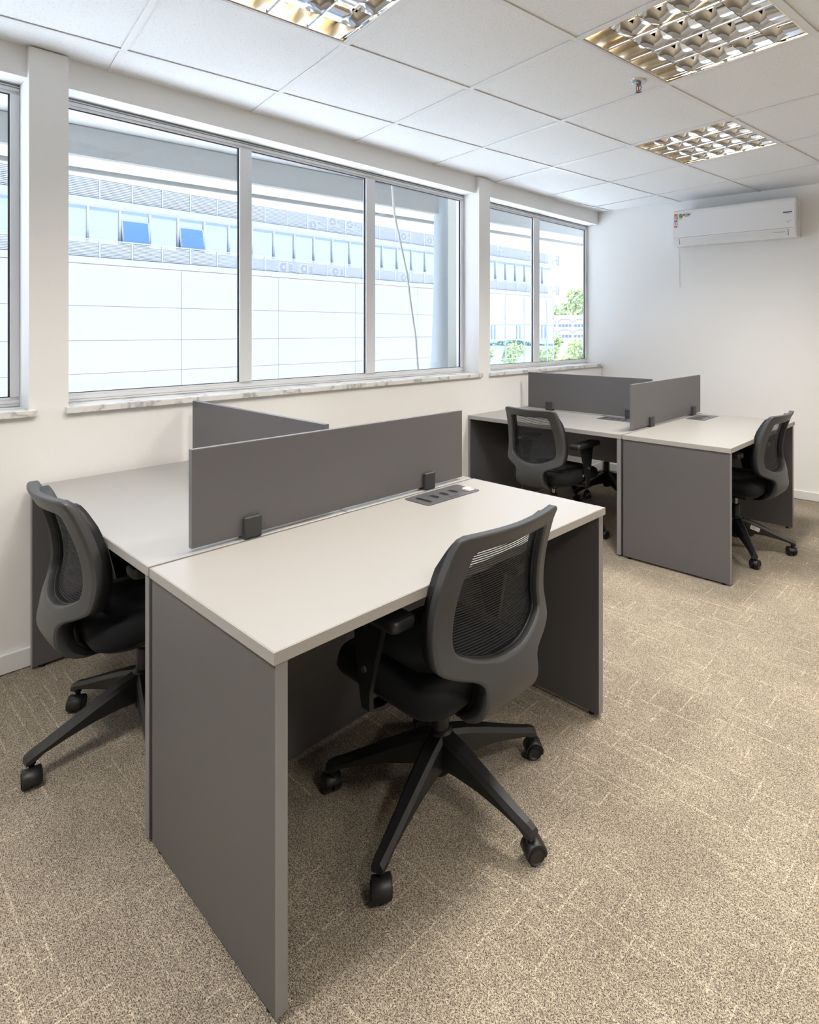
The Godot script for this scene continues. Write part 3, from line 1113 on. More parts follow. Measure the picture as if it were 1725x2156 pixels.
func build_chairs() -> void:
	var proto := make_chair()
	# [x, z, turn, spin of the base in the world, label]
	var list := [
		[-1.182, -1.150, 1.556, 0.02, "nearest dark mesh office chair, pushed in at the front desk beside the aisle"],
		[-2.118, -0.728, 0.0, -0.25, "dark mesh office chair at the left edge, its top rail against the window-side desk"],
		[-2.158, -3.095, 0.0, 0.5, "dark mesh office chair seen from behind at the far desk, under the second screen"],
		[-1.215, -3.605, 1.54, 0.32, "dark mesh office chair at the right end desk, white sticker on one base leg"],
		[-2.363, -4.10, PI, 0.62, "mostly hidden office chair whose star base shows under the far desk"],
	]
	for i in list.size():
		var q: Array = list[i]
		var o := proto
		if i > 0:
			o = proto.duplicate()
			o.name = numbered("office_chair")
			add_child(o)
		o.position = Vector3(q[0], 0, q[1])
		o.rotation.y = q[2]
		o.set_meta("label", q[4])
		list[i].append(o)
	for i in list.size():
		var q: Array = list[i]
		var ways := []
		for k in 5:
			ways.append(rng.randf_range(0.0, TAU))
		if i == 0:
			ways = [2.6, 1.2, 3.0, 0.6, 2.2]
		add_legs(q[5], q[3] - q[2], ways)
	# the sticker on the leg of the right-hand chair
	var leg: Node3D = list[3][5].get_node("leg")
	var best := 99.0
	for c in list[3][5].get_children():
		if c.name.begins_with("leg"):
			var d: Vector3 = c.global_transform.basis.x
			if absf(atan2(d.z, d.x) - (-0.35)) < best:
				best = absf(atan2(d.z, d.x) - (-0.35))
				leg = c
	var st := MB.new()
	st.xf = Transform3D(Basis(Vector3.BACK, -0.33), Vector3(0.105, 0.140, 0.0245))
	st.box(Vector3(-0.026, -0.011, -0.002), Vector3(0.026, 0.012, 0.0006))
	put("sticker", st, M.paper, leg)
	var pr := MB.new()
	pr.xf = Transform3D(Basis(Vector3.BACK, -0.33), Vector3(0.105, 0.140, 0.0245))
	for k in 3:
		pr.box(Vector3(-0.022, 0.0055 - 0.005 * k, 0.0), Vector3(0.002 + 0.003 * (k % 2), 0.0075 - 0.005 * k, 0.0009))
	put("sticker_print", pr, M.pale_ink, leg)


# ---------------------------------------------------------------- wall unit and small things
func build_air_conditioner() -> void:
	var wid := 0.925
	var at := Vector3(-1.655, 0, far_z(-1.655) + 0.002)
	var turn := atan(0.078)
	var t := thing("air_conditioner", "white split air conditioner mounted high on the far wall", "air conditioner", at, turn)
	var outline := PackedVector2Array()   # (z out of the wall, y)
	for p: Vector2 in [Vector2(0.0, 2.275), Vector2(0.15, 2.282), Vector2(0.178, 2.278), Vector2(0.192, 2.268), Vector2(0.198, 2.25), Vector2(0.201, 2.05), Vector2(0.198, 2.043), Vector2(0.175, 1.992), Vector2(0.155, 1.982), Vector2(0.10, 1.985), Vector2(0.04, 1.993), Vector2(0.0, 1.993)]:
		outline.append(p)
	var m := MB.new()
	var loops := []
	for e: Vector2 in [Vector2(-wid / 2, 0.010), Vector2(-wid / 2 + 0.003, 0.004), Vector2(-wid / 2 + 0.011, 0.0), Vector2(wid / 2 - 0.011, 0.0), Vector2(wid / 2 - 0.003, 0.004), Vector2(wid / 2, 0.010)]:
		var l := PackedVector3Array()
		var c := Vector2(0.1, 2.13)
		for p in outline:
			var d := (c - p).normalized() * e.y
			l.append(Vector3(e.x, p.y + d.y, maxf(p.x + (d.x if p.x > 0.0 else 0.0), 0.0)))
		loops.append(l)
	m.loft(loops, true, -1)
	put("body", m, M.white, t)
	# air flap and its shadow gaps
	m = MB.new()
	var dir := Vector3(0, 1.996 - 2.043, 0.177 - 0.198).normalized()
	var out := Vector3(0, -dir.z, dir.y).normalized()
	if out.z < 0:
		out = -out
	m.xf = Transform3D(Basis(Vector3.RIGHT, -dir, out), Vector3(0, 2.0205, 0.1868) )
	m.box(Vector3(-0.405, -0.024, -0.003), Vector3(0.405, 0.022, 0.002), 0.0015)
	var fl := put("air_flap", m, M.white_matt, t)
	m = MB.new()
	m.xf = Transform3D(Basis(Vector3.RIGHT, -dir, out), Vector3(0, 2.0205, 0.1868))
	for s: float in [-1.0, 1.0]:
		m.box(Vector3(s * 0.4075 - 0.0025, -0.024, -0.003), Vector3(s * 0.4075 + 0.0025, 0.024, 0.0011))
	m.box(Vector3(0.30, 0.004, 0.0), Vector3(0.385, 0.0065, 0.0026))
	put("flap_gap", m, M.grey_line, fl)
	boxed("panel_seam", Vector3(-wid / 2 + 0.012, 2.0495, 0.1985), Vector3(wid / 2 - 0.012, 2.0515, 0.2014), M.pale_ink, t)
	boxed("back_plate", Vector3(-wid / 2 + 0.004, 2.0, 0.0), Vector3(wid / 2 + 0.002, 2.27, 0.012), M.white_matt, t)
	# stickers on the front: orange strip with 10 and 5, green tick, lettering, blue tag
	var zf := 0.2007
	var st := boxed("guarantee_sticker", Vector3(-0.446, 2.135, zf - 0.002), Vector3(-0.420, 2.247, zf + 0.0006), M.orange, t)
	for k in 2:
		var d := MB.new()
		d.xf = Transform3D(Basis(Vector3.RIGHT, Vector3.FORWARD, Vector3.UP).inverse(), Vector3(-0.433, 2.212 - 0.047 * k, zf))
		d.lathe([Vector2(0.0185, 0.0002), Vector2(0.0185, 0.0010)], 20)
		put("sticker_rim", d, M.navy, st)
		d = MB.new()
		d.xf = Transform3D(Basis(Vector3.RIGHT, Vector3.FORWARD, Vector3.UP).inverse(), Vector3(-0.433, 2.212 - 0.047 * k, zf))
		d.lathe([Vector2(0.0165, 0.0002), Vector2(0.0165, 0.0013)], 20)
		put("sticker_disc", d, M.paper, st)
		text_node("sticker_number", "10" if k == 0 else "5", 0.018, M.navy, st, Transform3D(Basis(), Vector3(-0.433, 2.212 - 0.047 * k, zf + 0.0016)))
	var tick := MB.new()
	tick.xf = Transform3D(Basis(Vector3.RIGHT, Vector3.FORWARD, Vector3.UP).inverse(), Vector3(-0.392, 2.230, zf))
	tick.lathe([Vector2(0.0145, 0.0002), Vector2(0.0145, 0.0010)], 20)
	var tk := put("tick_badge", tick, M.green, t)
	var ck := MB.new()
	ck.tube([Vector3(-0.399, 2.231, zf + 0.001), Vector3(-0.394, 2.225, zf + 0.001), Vector3(-0.385, 2.237, zf + 0.001)], 0.002, 6)
	put("tick_mark", ck, M.paper, tk)
	var rb := MB.new()
	rb.prism(PackedVector2Array([Vector2(-0.404, 2.215), Vector2(-0.392, 2.213), Vector2(-0.397, 2.198), Vector2(-0.401, 2.203), Vector2(-0.405, 2.200)]), zf - 0.001, zf + 0.0006)
	rb.prism(PackedVector2Array([Vector2(-0.392, 2.213), Vector2(-0.381, 2.216), Vector2(-0.379, 2.208), Vector2(-0.390, 2.205)]), zf - 0.001, zf + 0.0006)
	put("badge_ribbon", rb, M.yellow, tk)
	text_node("lettering", "RA 1000", 0.0115, M.ink, t, Transform3D(Basis(), Vector3(-0.343, 2.2335, zf + 0.0004)))
	boxed("small_print", Vector3(-0.372, 2.248, zf - 0.001), Vector3(-0.328, 2.2495, zf + 0.0003), M.pale_ink, t)
	boxed("small_print", Vector3(-0.358, 2.2195, zf - 0.001), Vector3(-0.322, 2.2235, zf + 0.0003), M.pale_ink, t)
	boxed("blue_tag", Vector3(0.375, 2.1625, zf - 0.001), Vector3(0.436, 2.171, zf + 0.0005), M.navy, t)
	boxed("small_print", Vector3(0.398, 2.155, zf - 0.001), Vector3(0.420, 2.1575, zf + 0.0003), M.pale_ink, t)
	boxed("small_print", Vector3(0.385, 2.101, zf - 0.001), Vector3(0.432, 2.1025, zf + 0.0003), M.pale_ink, t)
	boxed("small_print", Vector3(0.403, 2.089, zf - 0.001), Vector3(0.414, 2.093, zf + 0.0003), M.pale_ink, t)
	var side := MB.new()
	side.tube([Vector3(wid / 2, 2.22, 0.105), Vector3(wid / 2, 2.215, 0.088), Vector3(wid / 2, 2.18, 0.088), Vector3(wid / 2, 2.15, 0.105), Vector3(wid / 2, 2.13, 0.105), Vector3(wid / 2, 2.115, 0.09)], 0.0016, 6)
	put("side_marking", side, M.pale_ink, t)
	# loose thin cord below it
	var c := MB.new()
	var cz := far_z(-2.13)
	c.tube([Vector3(-2.122, 1.990, cz + 0.02), Vector3(-2.128, 1.93, cz + 0.008), Vector3(-2.124, 1.86, cz + 0.006), Vector3(-2.127, 1.78, cz + 0.006), Vector3(-2.121, 1.70, cz + 0.006), Vector3(-2.119, 1.662, cz + 0.007), Vector3(-2.127, 1.655, cz + 0.008)], 0.0022, 6)
	tag(put("cord", c, M.ivory), "thin pale cord hanging below the left end of the air conditioner", "cord")


func build_sprinkler() -> void:
	var t := thing("fire_sprinkler", "small chrome fire sprinkler head in a ceiling tile", "sprinkler", Vector3(-1.232, CEIL + 0.005, -2.416))
	var m := MB.new()
	m.lathe([Vector2(0.036, 0.0), Vector2(0.034, -0.004), Vector2(0.028, -0.009), Vector2(0.016, -0.0095)], 24)
	put("escutcheon", m, M.bright_chrome, t)
	m = MB.new()
	m.lathe([Vector2(0.012, -0.005), Vector2(0.012, -0.018), Vector2(0.009, -0.020), Vector2(0.009, -0.024)], 6, Vector3(), true, -1)
	m.tube([Vector3(0.008, -0.022, 0), Vector3(0.012, -0.03, 0), Vector3(0.010, -0.042, 0), Vector3(0.0, -0.048, 0)], 0.002, 8)
	m.tube([Vector3(-0.008, -0.022, 0), Vector3(-0.012, -0.03, 0), Vector3(-0.010, -0.042, 0), Vector3(0.0, -0.048, 0)], 0.002, 8)
	put("body", m, M.chrome, t)
	m = MB.new()
	m.lathe([Vector2(0.0025, -0.024), Vector2(0.0025, -0.044)], 10)
	put("glass_bulb", m, M.red, t)
	m = MB.new()
	m.lathe([Vector2(0.004, -0.047), Vector2(0.005, -0.050)], 12)
	for k in 10:
		m.xf = Transform3D(Basis(Vector3.UP, TAU * k / 10), Vector3())
		m.box(Vector3(0.004, -0.0515, -0.0022), Vector3(0.014, -0.050, 0.0022))
	put("deflector", m, M.chrome, t)


# ---------------------------------------------------------------- outdoors
func build_eave() -> void:
	var e := structure(thing("roof_eave", "white concrete overhang with a grey edge beam outside the windows")) as Node3D
	boxed("slab", Vector3(-5.6, 2.52, -9.0), Vector3(-3.08, 2.70, 6.0), M.eave, e)
	var turned := Transform3D(Basis(Vector3.UP, -0.122), Vector3(-4.206, 0, -1.03))
	for k in 2:
		var bm := MB.new()
		bm.xf = turned
		if k == 0:
			bm.box(Vector3(-0.30, 2.33, -7.0), Vector3(0.0, 2.52, 6.5), 0.01)
		else:
			bm.box(Vector3(-0.35, 2.30, -7.0), Vector3(-0.301, 2.52, 6.5), 0.004)
		put("edge_beam" if k == 0 else "drip_edge", bm, M.beam, e)
	boxed("outer_pier", Vector3(-3.205, -1.0, -3.28), Vector3(-3.08, 2.519, -3.20), M.cream, e)
	boxed("outer_parapet", Vector3(-3.30, -1.0, -9.0), Vector3(-3.08, 0.90, 6.0), M.eave, e)
	var m := MB.new()
	var loops := []
	for q: Vector3 in [Vector3(2.519, 0.073, 0.0), Vector3(1.9, 0.073, 0.0), Vector3(1.5, 0.076, 0.006), Vector3(1.1, 0.088, 0.012), Vector3(0.9, 0.098, 0.018), Vector3(-1.0, 0.11, 0.02)]:
		var l := PackedVector3Array()
		for i in 24:
			var a := TAU * i / 24
			l.append(Vector3(-3.90 + cos(a) * q.y, q.x, -3.815 + q.z + sin(a) * q.y))
		loops.append(l)
	m.loft(loops)
	tag(put("drain_pipe", m, M.pipe), "pale blue-grey pipe standing outside the right pane of the middle window", "pipe")
	m = MB.new()
	m.tube([Vector3(-3.40, 2.519, -2.79), Vector3(-3.40, 2.36, -2.819), Vector3(-3.40, 2.14, -2.84), Vector3(-3.40, 1.907, -2.905), Vector3(-3.40, 1.72, -2.96), Vector3(-3.40, 1.488, -2.998), Vector3(-3.40, 1.25, -3.045), Vector3(-3.40, 1.002, -3.07), Vector3(-3.40, 0.9005, -3.09)], 0.0085, 10)
	tag(put("cable", m, M.cable), "thick grey cable hanging outside the right pane of the middle window", "cable")


func ledge_outline(extra: float) -> PackedVector2Array:
	# plan (x, -z) of a ledge that rounds the building's far corner
	var p := PackedVector2Array([Vector2(FACADE - 0.3, -14.0), Vector2(FACADE + 0.45 + extra, -14.0)])
	for i in 9:
		var a := PI / 2 * i / 8.0
		p.append(Vector2(FACADE - 1.9 + (2.35 + extra) * cos(a), 42.6 + (2.2 + extra) * sin(a)))
	p.append(Vector2(FACADE - 8.0, 44.8 + extra))
	p.append(Vector2(FACADE - 8.0, 42.0))
	p.append(Vector2(FACADE - 0.3, 42.0))
	return p


func build_facade() -> void:
	var b := thing("office_building", "white office building across the way with louvred ledges and strip windows", "building", Vector3())
	var plan := Transform3D(Basis(Vector3.RIGHT, Vector3.FORWARD, Vector3.UP), Vector3())
	boxed("core", Vector3(-46, -14, -42.6), Vector3(FACADE - 0.35, 14.0, 14.0), M.render, b)
	# lower white wall clad in large panels with open joints
	var rows := [4.14, 2.34, 0.85, -0.57, -2.04]
	var z := 8.18
	while z > -33.2:
		for r in rows.size() - 1:
			boxed("cladding_panel", Vector3(FACADE - 0.3, rows[r + 1] + 0.01, maxf(z - 5.0, -33.4) + 0.01), Vector3(FACADE + 0.25, rows[r] - 0.01, z - 0.01), M.render, b)
		z -= 5.0
	boxed("wall", Vector3(FACADE - 0.3, -14, -33.4), Vector3(FACADE + 0.25, -2.06, 14.0), M.render, b)
	boxed("backing", Vector3(FACADE - 0.32, -2.06, -33.4), Vector3(FACADE + 0.22, 4.13, 14.0), M.concrete, b)
	# ledges with louvre panels
	for k in 3:
		var y0: float = [4.15, 6.68, 9.21][k]
		var m := MB.new()
		m.xf = plan
		m.prism(ledge_outline(0.0), y0, y0 + 0.27)
		var led := put("ledge", m, M.render, b)
		var f0 := y0 + 0.30
		var f1: float = [5.21, 8.12, 10.7][k]
		if k == 2:
			f1 = 10.3
		var p0 := 4.2
		var post := MB.new()
		post.box(Vector3(-0.03, f0 - 0.03, -0.03), Vector3(0.03, f1, 0.03))
		var post_mesh := post.done()
		var slats := MB.new()
		var n := 11 if k != 1 else 15
		var hh := 0.30 * (f1 - f0 - 0.13) / (n - 1)
		for i in n:
			var y := lerpf(f0 + 0.03, f1 - 0.10, i / float(n - 1))
			slats.box(Vector3(-0.012, y - hh, -1.215), Vector3(0.012, y + hh, -0.045))
		slats.box(Vector3(-0.025, f1 - 0.05, -1.23), Vector3(0.025, f1, -0.03))
		var slat_mesh := slats.done()
		while p0 > -42.2:
			var o := mesh_node("post", post_mesh, M.slat, led)
			o.position = Vector3(FACADE + 0.38, 0, p0)
			o = mesh_node("louvre_panel", slat_mesh, M.slat, led)
			o.position = Vector3(FACADE + 0.38, 0, p0)
			p0 -= 1.26
		# railing bent round the corner
		var arc := []
		for i in 7:
			var a := PI / 2 * i / 6.0
			arc.append(Vector3(FACADE - 1.9 + 2.28 * cos(a), 0, -42.6 - 2.13 * sin(a)))
		for i in 6:
			var s := MB.new()
			for q: float in [0.12, 0.5, 0.98]:
				var y := lerpf(f0, f1, q)
				s.tube([arc[i] + Vector3(0, y, 0), arc[i + 1] + Vector3(0, y, 0)], 0.03, 6)
			s.tube([arc[i + 1] + Vector3(0, f0 - 0.03, 0), arc[i + 1] + Vector3(0, f1, 0)], 0.03, 6)
			put("railing", s, M.slat, led)
	# strip windows
	for k in 2:
		var y0: float = [5.12, 8.0][k]
		var y1: float = [6.68, 9.21][k]
		boxed("spandrel", Vector3(FACADE - 0.34, y0 - 0.70 - 0.35 * k, -42.3), Vector3(FACADE - 0.2, y0, 12.0), M.render, b)
		var z1 := -11.838 + 1.24 * 12
		var i := -12
		while z1 > -42.0:
			var zn := z1 - 1.24
			var open := i == -2 or i == 0
			boxed("mullion", Vector3(FACADE - 0.33, y0, z1 - 0.04), Vector3(FACADE - 0.16, y1, z1 + 0.04), M.slat, b)
			boxed("lintel_strip", Vector3(FACADE - 0.33, y1 - 0.13, zn + 0.04), Vector3(FACADE - 0.22, y1, z1 - 0.04), M.lintel, b)
			if not open:
				boxed("window_pane", Vector3(FACADE - 0.33, y0, zn + 0.04), Vector3(FACADE - 0.25, y1 - 0.13, z1 - 0.04), M.pane, b)
			else:
				boxed("window_pane", Vector3(FACADE - 0.33, y1 - 0.38, zn + 0.04), Vector3(FACADE - 0.25, y1 - 0.13, z1 - 0.04), M.pane, b)
				boxed("room_shade_sheet", Vector3(FACADE - 0.34, y0, zn + 0.04), Vector3(FACADE - 0.32, y1 - 0.38, z1 - 0.04), M.lintel, b)  # flat dark sheet painted as the shade inside the open window
				var s := MB.new()
				var hgt: float = minf(1.07, y1 - 0.42 - y0)
				var sash := Transform3D(Basis(Vector3.BACK, 0.20), Vector3(FACADE - 0.22, y1 - 0.40, (z1 + zn) / 2))
				s.xf = sash
				s.box(Vector3(-0.03, -0.05, -0.57), Vector3(0.03, 0.0, 0.57))
				s.box(Vector3(-0.03, -hgt, -0.57), Vector3(0.03, -hgt + 0.05, 0.57))
				s.box(Vector3(-0.03, -hgt + 0.05, -0.57), Vector3(0.03, -0.05, -0.52))
				s.box(Vector3(-0.03, -hgt + 0.05, 0.52), Vector3(0.03, -0.05, 0.57))
				var sa := put("open_sash", s, M.slat, b)
				s = MB.new()
				s.xf = sash
				s.box(Vector3(-0.01, -hgt + 0.05, -0.52), Vector3(0.01, -0.05, 0.52))
				put("pane", s, M.sash_pane, sa)
			z1 = zn
			i += 1
	# glazed lower corner
	var zs := [-33.45, -36.37, -38.81, -42.0, -42.95]
	var ys := [4.10, 2.06, 0.56, -0.96, -2.5, -5.0]
	for c in zs.size() - 1:
		for r in ys.size() - 1:
			boxed("glass_panel", Vector3(FACADE - 0.3, ys[r + 1] + 0.03, zs[c + 1] + 0.03), Vector3(FACADE - 0.02, ys[r] - 0.03, zs[c] - 0.03), M.mirror_pane, b)
	for c in zs.size():
		boxed("mullion", Vector3(FACADE - 0.3, -5, zs[c] - 0.03), Vector3(FACADE + 0.03, 4.12, zs[c] + 0.03), M.slat, b)
	for r in ys.size():
		boxed("transom", Vector3(FACADE - 0.3, ys[r] - 0.03, -42.95), Vector3(FACADE + 0.02, ys[r] + 0.03, -33.45), M.slat, b)


func build_condensers() -> void:
	var t := thing("condenser_unit", "", "air conditioner", Vector3(), 0.0, "outdoor units behind the louvres")
	boxed("case", Vector3(-0.15, 0, -0.42), Vector3(0.15, 0.56, 0.42), M.case, t, 0.02)
	var m := MB.new()
	m.xf = Transform3D(Basis(Vector3(0, 0, 1), Vector3(1, 0, 0), Vector3(0, 1, 0)), Vector3(0.14, 0.28, 0.12))
	m.lathe([Vector2(0.23, 0.0), Vector2(0.23, 0.02), Vector2(0.21, 0.022)], 24)
	var g := put("fan_grille", m, M.fan, t)
	m = MB.new()
	m.xf = Transform3D(Basis(Vector3(0, 0, 1), Vector3(1, 0, 0), Vector3(0, 1, 0)), Vector3(0.14, 0.28, 0.12))
	m.lathe([Vector2(0.07, 0.02), Vector2(0.06, 0.035)], 16)
	put("fan_hub", m, M.white_matt, g)
	m = MB.new()
	for i in 7:
		m.box(Vector3(0.149, 0.08 + 0.06 * i, -0.40), Vector3(0.155, 0.11 + 0.06 * i, -0.20))
	put("side_louvre", m, M.fan, t)
	var spots := [[4.43, -17.2], [4.43, -18.45], [4.43, -20.5], [4.43, -25.7], [6.96, -19.0], [7.30, -20.3], [7.30, -21.5], [7.1, -25.7], [7.1, -28.0], [4.43, -39.5], [6.96, -35.3], [6.96, -39.0], [7.1, -5.4]]
	var where := [
		"first outdoor unit from the left on the lower ledge, in the middle window's centre pane",
		"second outdoor unit on the lower ledge, close beside the first one",
		"third outdoor unit on the lower ledge, standing apart beside a louvre post",
		"outdoor unit on the lower ledge behind the hanging cable",
		"lowest set outdoor unit on the upper ledge, first of the centre pane",
		"outdoor unit hung higher on the upper ledge, second of the centre pane",
		"outdoor unit on the upper ledge nearest the centre pane's right mullion",
		"outdoor unit on the upper ledge right of the hanging cable",
		"outdoor unit on the upper ledge beside the blue-grey pipe",
		"outdoor unit on the lower ledge near the building's rounded corner",
		"outdoor unit on the upper ledge at the left edge of the far window",
		"outdoor unit on the upper ledge near the building's rounded corner",
		"outdoor unit on the upper ledge seen in the cut-off left window",
	]
	for i in spots.size():
		var o := t
		if i > 0:
			o = t.duplicate()
			o.name = numbered("condenser_unit")
			add_child(o)
		o.position = Vector3(FACADE + 0.16, spots[i][0] + 0.002, spots[i][1])
		o.set_meta("label", where[i])


func tree(called: String, label: String, at: Vector3, height: float, spread: float, sd: int, mat: Material, grp: String) -> void:
	var r := RandomNumberGenerator.new()
	r.seed = sd
	var t := thing(called, label, "tree", at, 0.0, grp)
	var m := MB.new()
	m.tube([Vector3(0, 0, 0), Vector3(0.2, height * 0.4, 0.1), Vector3(0, height * 0.75, 0)], height * 0.03, 8)
	put("trunk", m, M.bark, t)
	m = MB.new()
	for k in 9:
		var a := r.randf() * TAU
		var c := Vector3(cos(a) * spread * r.randf_range(0.1, 0.6), height * r.randf_range(0.55, 0.85), sin(a) * spread * r.randf_range(0.1, 0.6))
		var rad := spread * r.randf_range(0.32, 0.52)
		for i in 420:
			var d := Vector3(r.randfn(), r.randfn() * 0.8, r.randfn()).normalized()
			var p := c + d * rad * r.randf_range(0.7, 1.05)
			var s := spread * r.randf_range(0.05, 0.11)
			var u := d.cross(Vector3(r.randfn(), r.randfn(), r.randfn())).normalized()
			var v := (d + u.cross(d) * 1.2).normalized()
			m.quad(p - u * s * 0.6, p + v * s, p + u * s * 0.6, p - v * s)
	put("foliage", m, mat, t)


func build_beyond() -> void:
	structure(boxed("ground", Vector3(-260, -14.3, -400), Vector3(60, -14.0, 120), M.ground), "pale ground far below the windows")
	# white building with arched bays, seen past the corner of the office building
	var t := thing("arched_building", "small white building with arched bays beyond the trees", "building", Vector3(-88, 0, -133.6), 0.583)
	boxed("wall", Vector3(-9, -14, -9), Vector3(24, 4.9, 0), M.white_house, t)
	boxed("parapet", Vector3(-9.2, 4.4, 0), Vector3(24.2, 5.3, 0.4), M.white_house, t)
	for f in 2:
		for k in 6:
			var x := -1.35 + 4.15 * k - 4.15
			var y := 2.15 - 2.85 * f
			var arch := PackedVector2Array()
			var inner := PackedVector2Array()
			for i in 13:
				var a := PI * i / 12.0
				arch.append(Vector2(x + cos(a) * 1.98, y + 1.1 + sin(a) * 1.0))
				inner.append(Vector2(x + cos(a) * 1.84, y + 1.1 + sin(a) * 0.86))
			inner.reverse()
			arch.append_array(inner)
			var m := MB.new()
			m.prism(arch, 0.0, 0.4)
			put("arch", m, M.concrete, t)
			for j in 4:
				boxed("window", Vector3(x - 1.75 + 0.9 * j, y, 0.0), Vector3(x - 1.0 + 0.9 * j, y + 0.78, 0.06), M.dark_pane, t)
	var g := "trees seen through the far window"
	tree("tree", "tallest pale green tree rising behind the white arched building", Vector3(-101, -14, -163), 31.0, 10.0, 1, M.leaf, g)
	tree("tree", "broad green tree behind the arched building, against the office building's corner", Vector3(-118, -14, -162), 25.0, 8.0, 2, M.leaf, g)
	tree("tree", "darker tree behind the right end of the arched building", Vector3(-88, -14, -184), 29.5, 6.0, 3, M.leaf_dark, g)
	tree("tree", "low tree in front of the arched building, beside the glazed corner", Vector3(-57.5, -14, -81), 17.5, 3.4, 4, M.leaf, g)
	tree("tree", "bright bushy tree filling the lower right of the far window", Vector3(-46.5, -14, -76), 14.6, 4.4, 5, M.leaf, g)
	tree("tree", "lowest tree at the foot of the far window's right pane", Vector3(-47.0, -14, -67), 12.6, 3.6, 6, M.leaf, g)
	# what the glazed corner mirrors: a bay with a long bridge, an islet and shore trees
	structure(boxed("water", Vector3(60, -14.3, -3200), Vector3(3000, -14.0, -120), M.water), "calm bay mirrored in the glazed corner of the office building")
	var dir := Vector3(0.62, 0, -0.785)
	var side := Vector3(0.785, 0, 0.62)
	var c := Vector3(FACADE, 0, -38) + dir * 900.0
	var br := thing("bridge", "long bridge on piers, paled for distance haze, mirrored in the office building's glass corner", "bridge", Vector3(c.x, 0, c.z))
	var basis := Basis(side, Vector3.UP, -dir)
	var deck := MB.new()
	deck.xf = Transform3D(basis, Vector3())
	var loops := []
	for i in 41:
		var x := -400.0 + 20.0 * i
		var y := 9.5 - 0.00035 * x * x if absf(x) < 110 else 9.5 - 4.2 - (absf(x) - 110) * 0.012
		loops.append(PackedVector3Array([Vector3(x, y, -6), Vector3(x, y + 1.8, -6), Vector3(x, y + 1.8, 6), Vector3(x, y, 6)]))
	deck.loft(loops, true, -1)
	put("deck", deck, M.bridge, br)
	for i in 17:
		var x := -320.0 + 40.0 * i
		var y := 9.5 - 0.00035 * x * x if absf(x) < 110 else 9.5 - 4.2 - (absf(x) - 110) * 0.012
		for s: float in [-1.0, 1.0]:
			var p := MB.new()
			p.xf = Transform3D(basis, Vector3())
			p.box(Vector3(x + s * 2.6 - 1.1, -14, -4), Vector3(x + s * 2.6 + 1.1, y, 4))
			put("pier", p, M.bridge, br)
	var islet := MB.new()
	var r := RandomNumberGenerator.new()
	r.seed = 77
	var ic := Vector3(FACADE, -14, -38) + dir * 560.0
	for i in 2600:
		var x := r.randf_range(-70.0, 70.0)
		var h := (2.6 + 2.2 * sin(x * 0.09 + 1.0)) * r.randf()
		var p := ic + side * x + dir * r.randf_range(-9, 9) + Vector3(0, h, 0)
		var u := Vector3(r.randfn(), r.randfn(), r.randfn()).normalized() * 1.4
		var v := Vector3(r.randfn(), r.randfn(), r.randfn()).normalized() * 1.4
		islet.quad(p - u, p - v, p + u, p + v)
	tag(put("islet_shrubs", islet, M.leaf_dark), "low green islet in the bay mirrored in the glass corner", "shrubs", "", "stuff")
	var names := ["left of the mirrored shore trees in the glass corner", "middle one of the mirrored shore trees in the glass corner", "right of the mirrored shore trees in the glass corner"]
	for i in 3:
		var p := Vector3(FACADE, -14, -38) + dir * 120.0 + side * (-8.0 + 9.2 * i)
		tree("tree", names[i], p, 10.8 + 0.8 * (i % 2), 4.2, 20 + i, M.leaf, "shore trees mirrored in the glass corner")


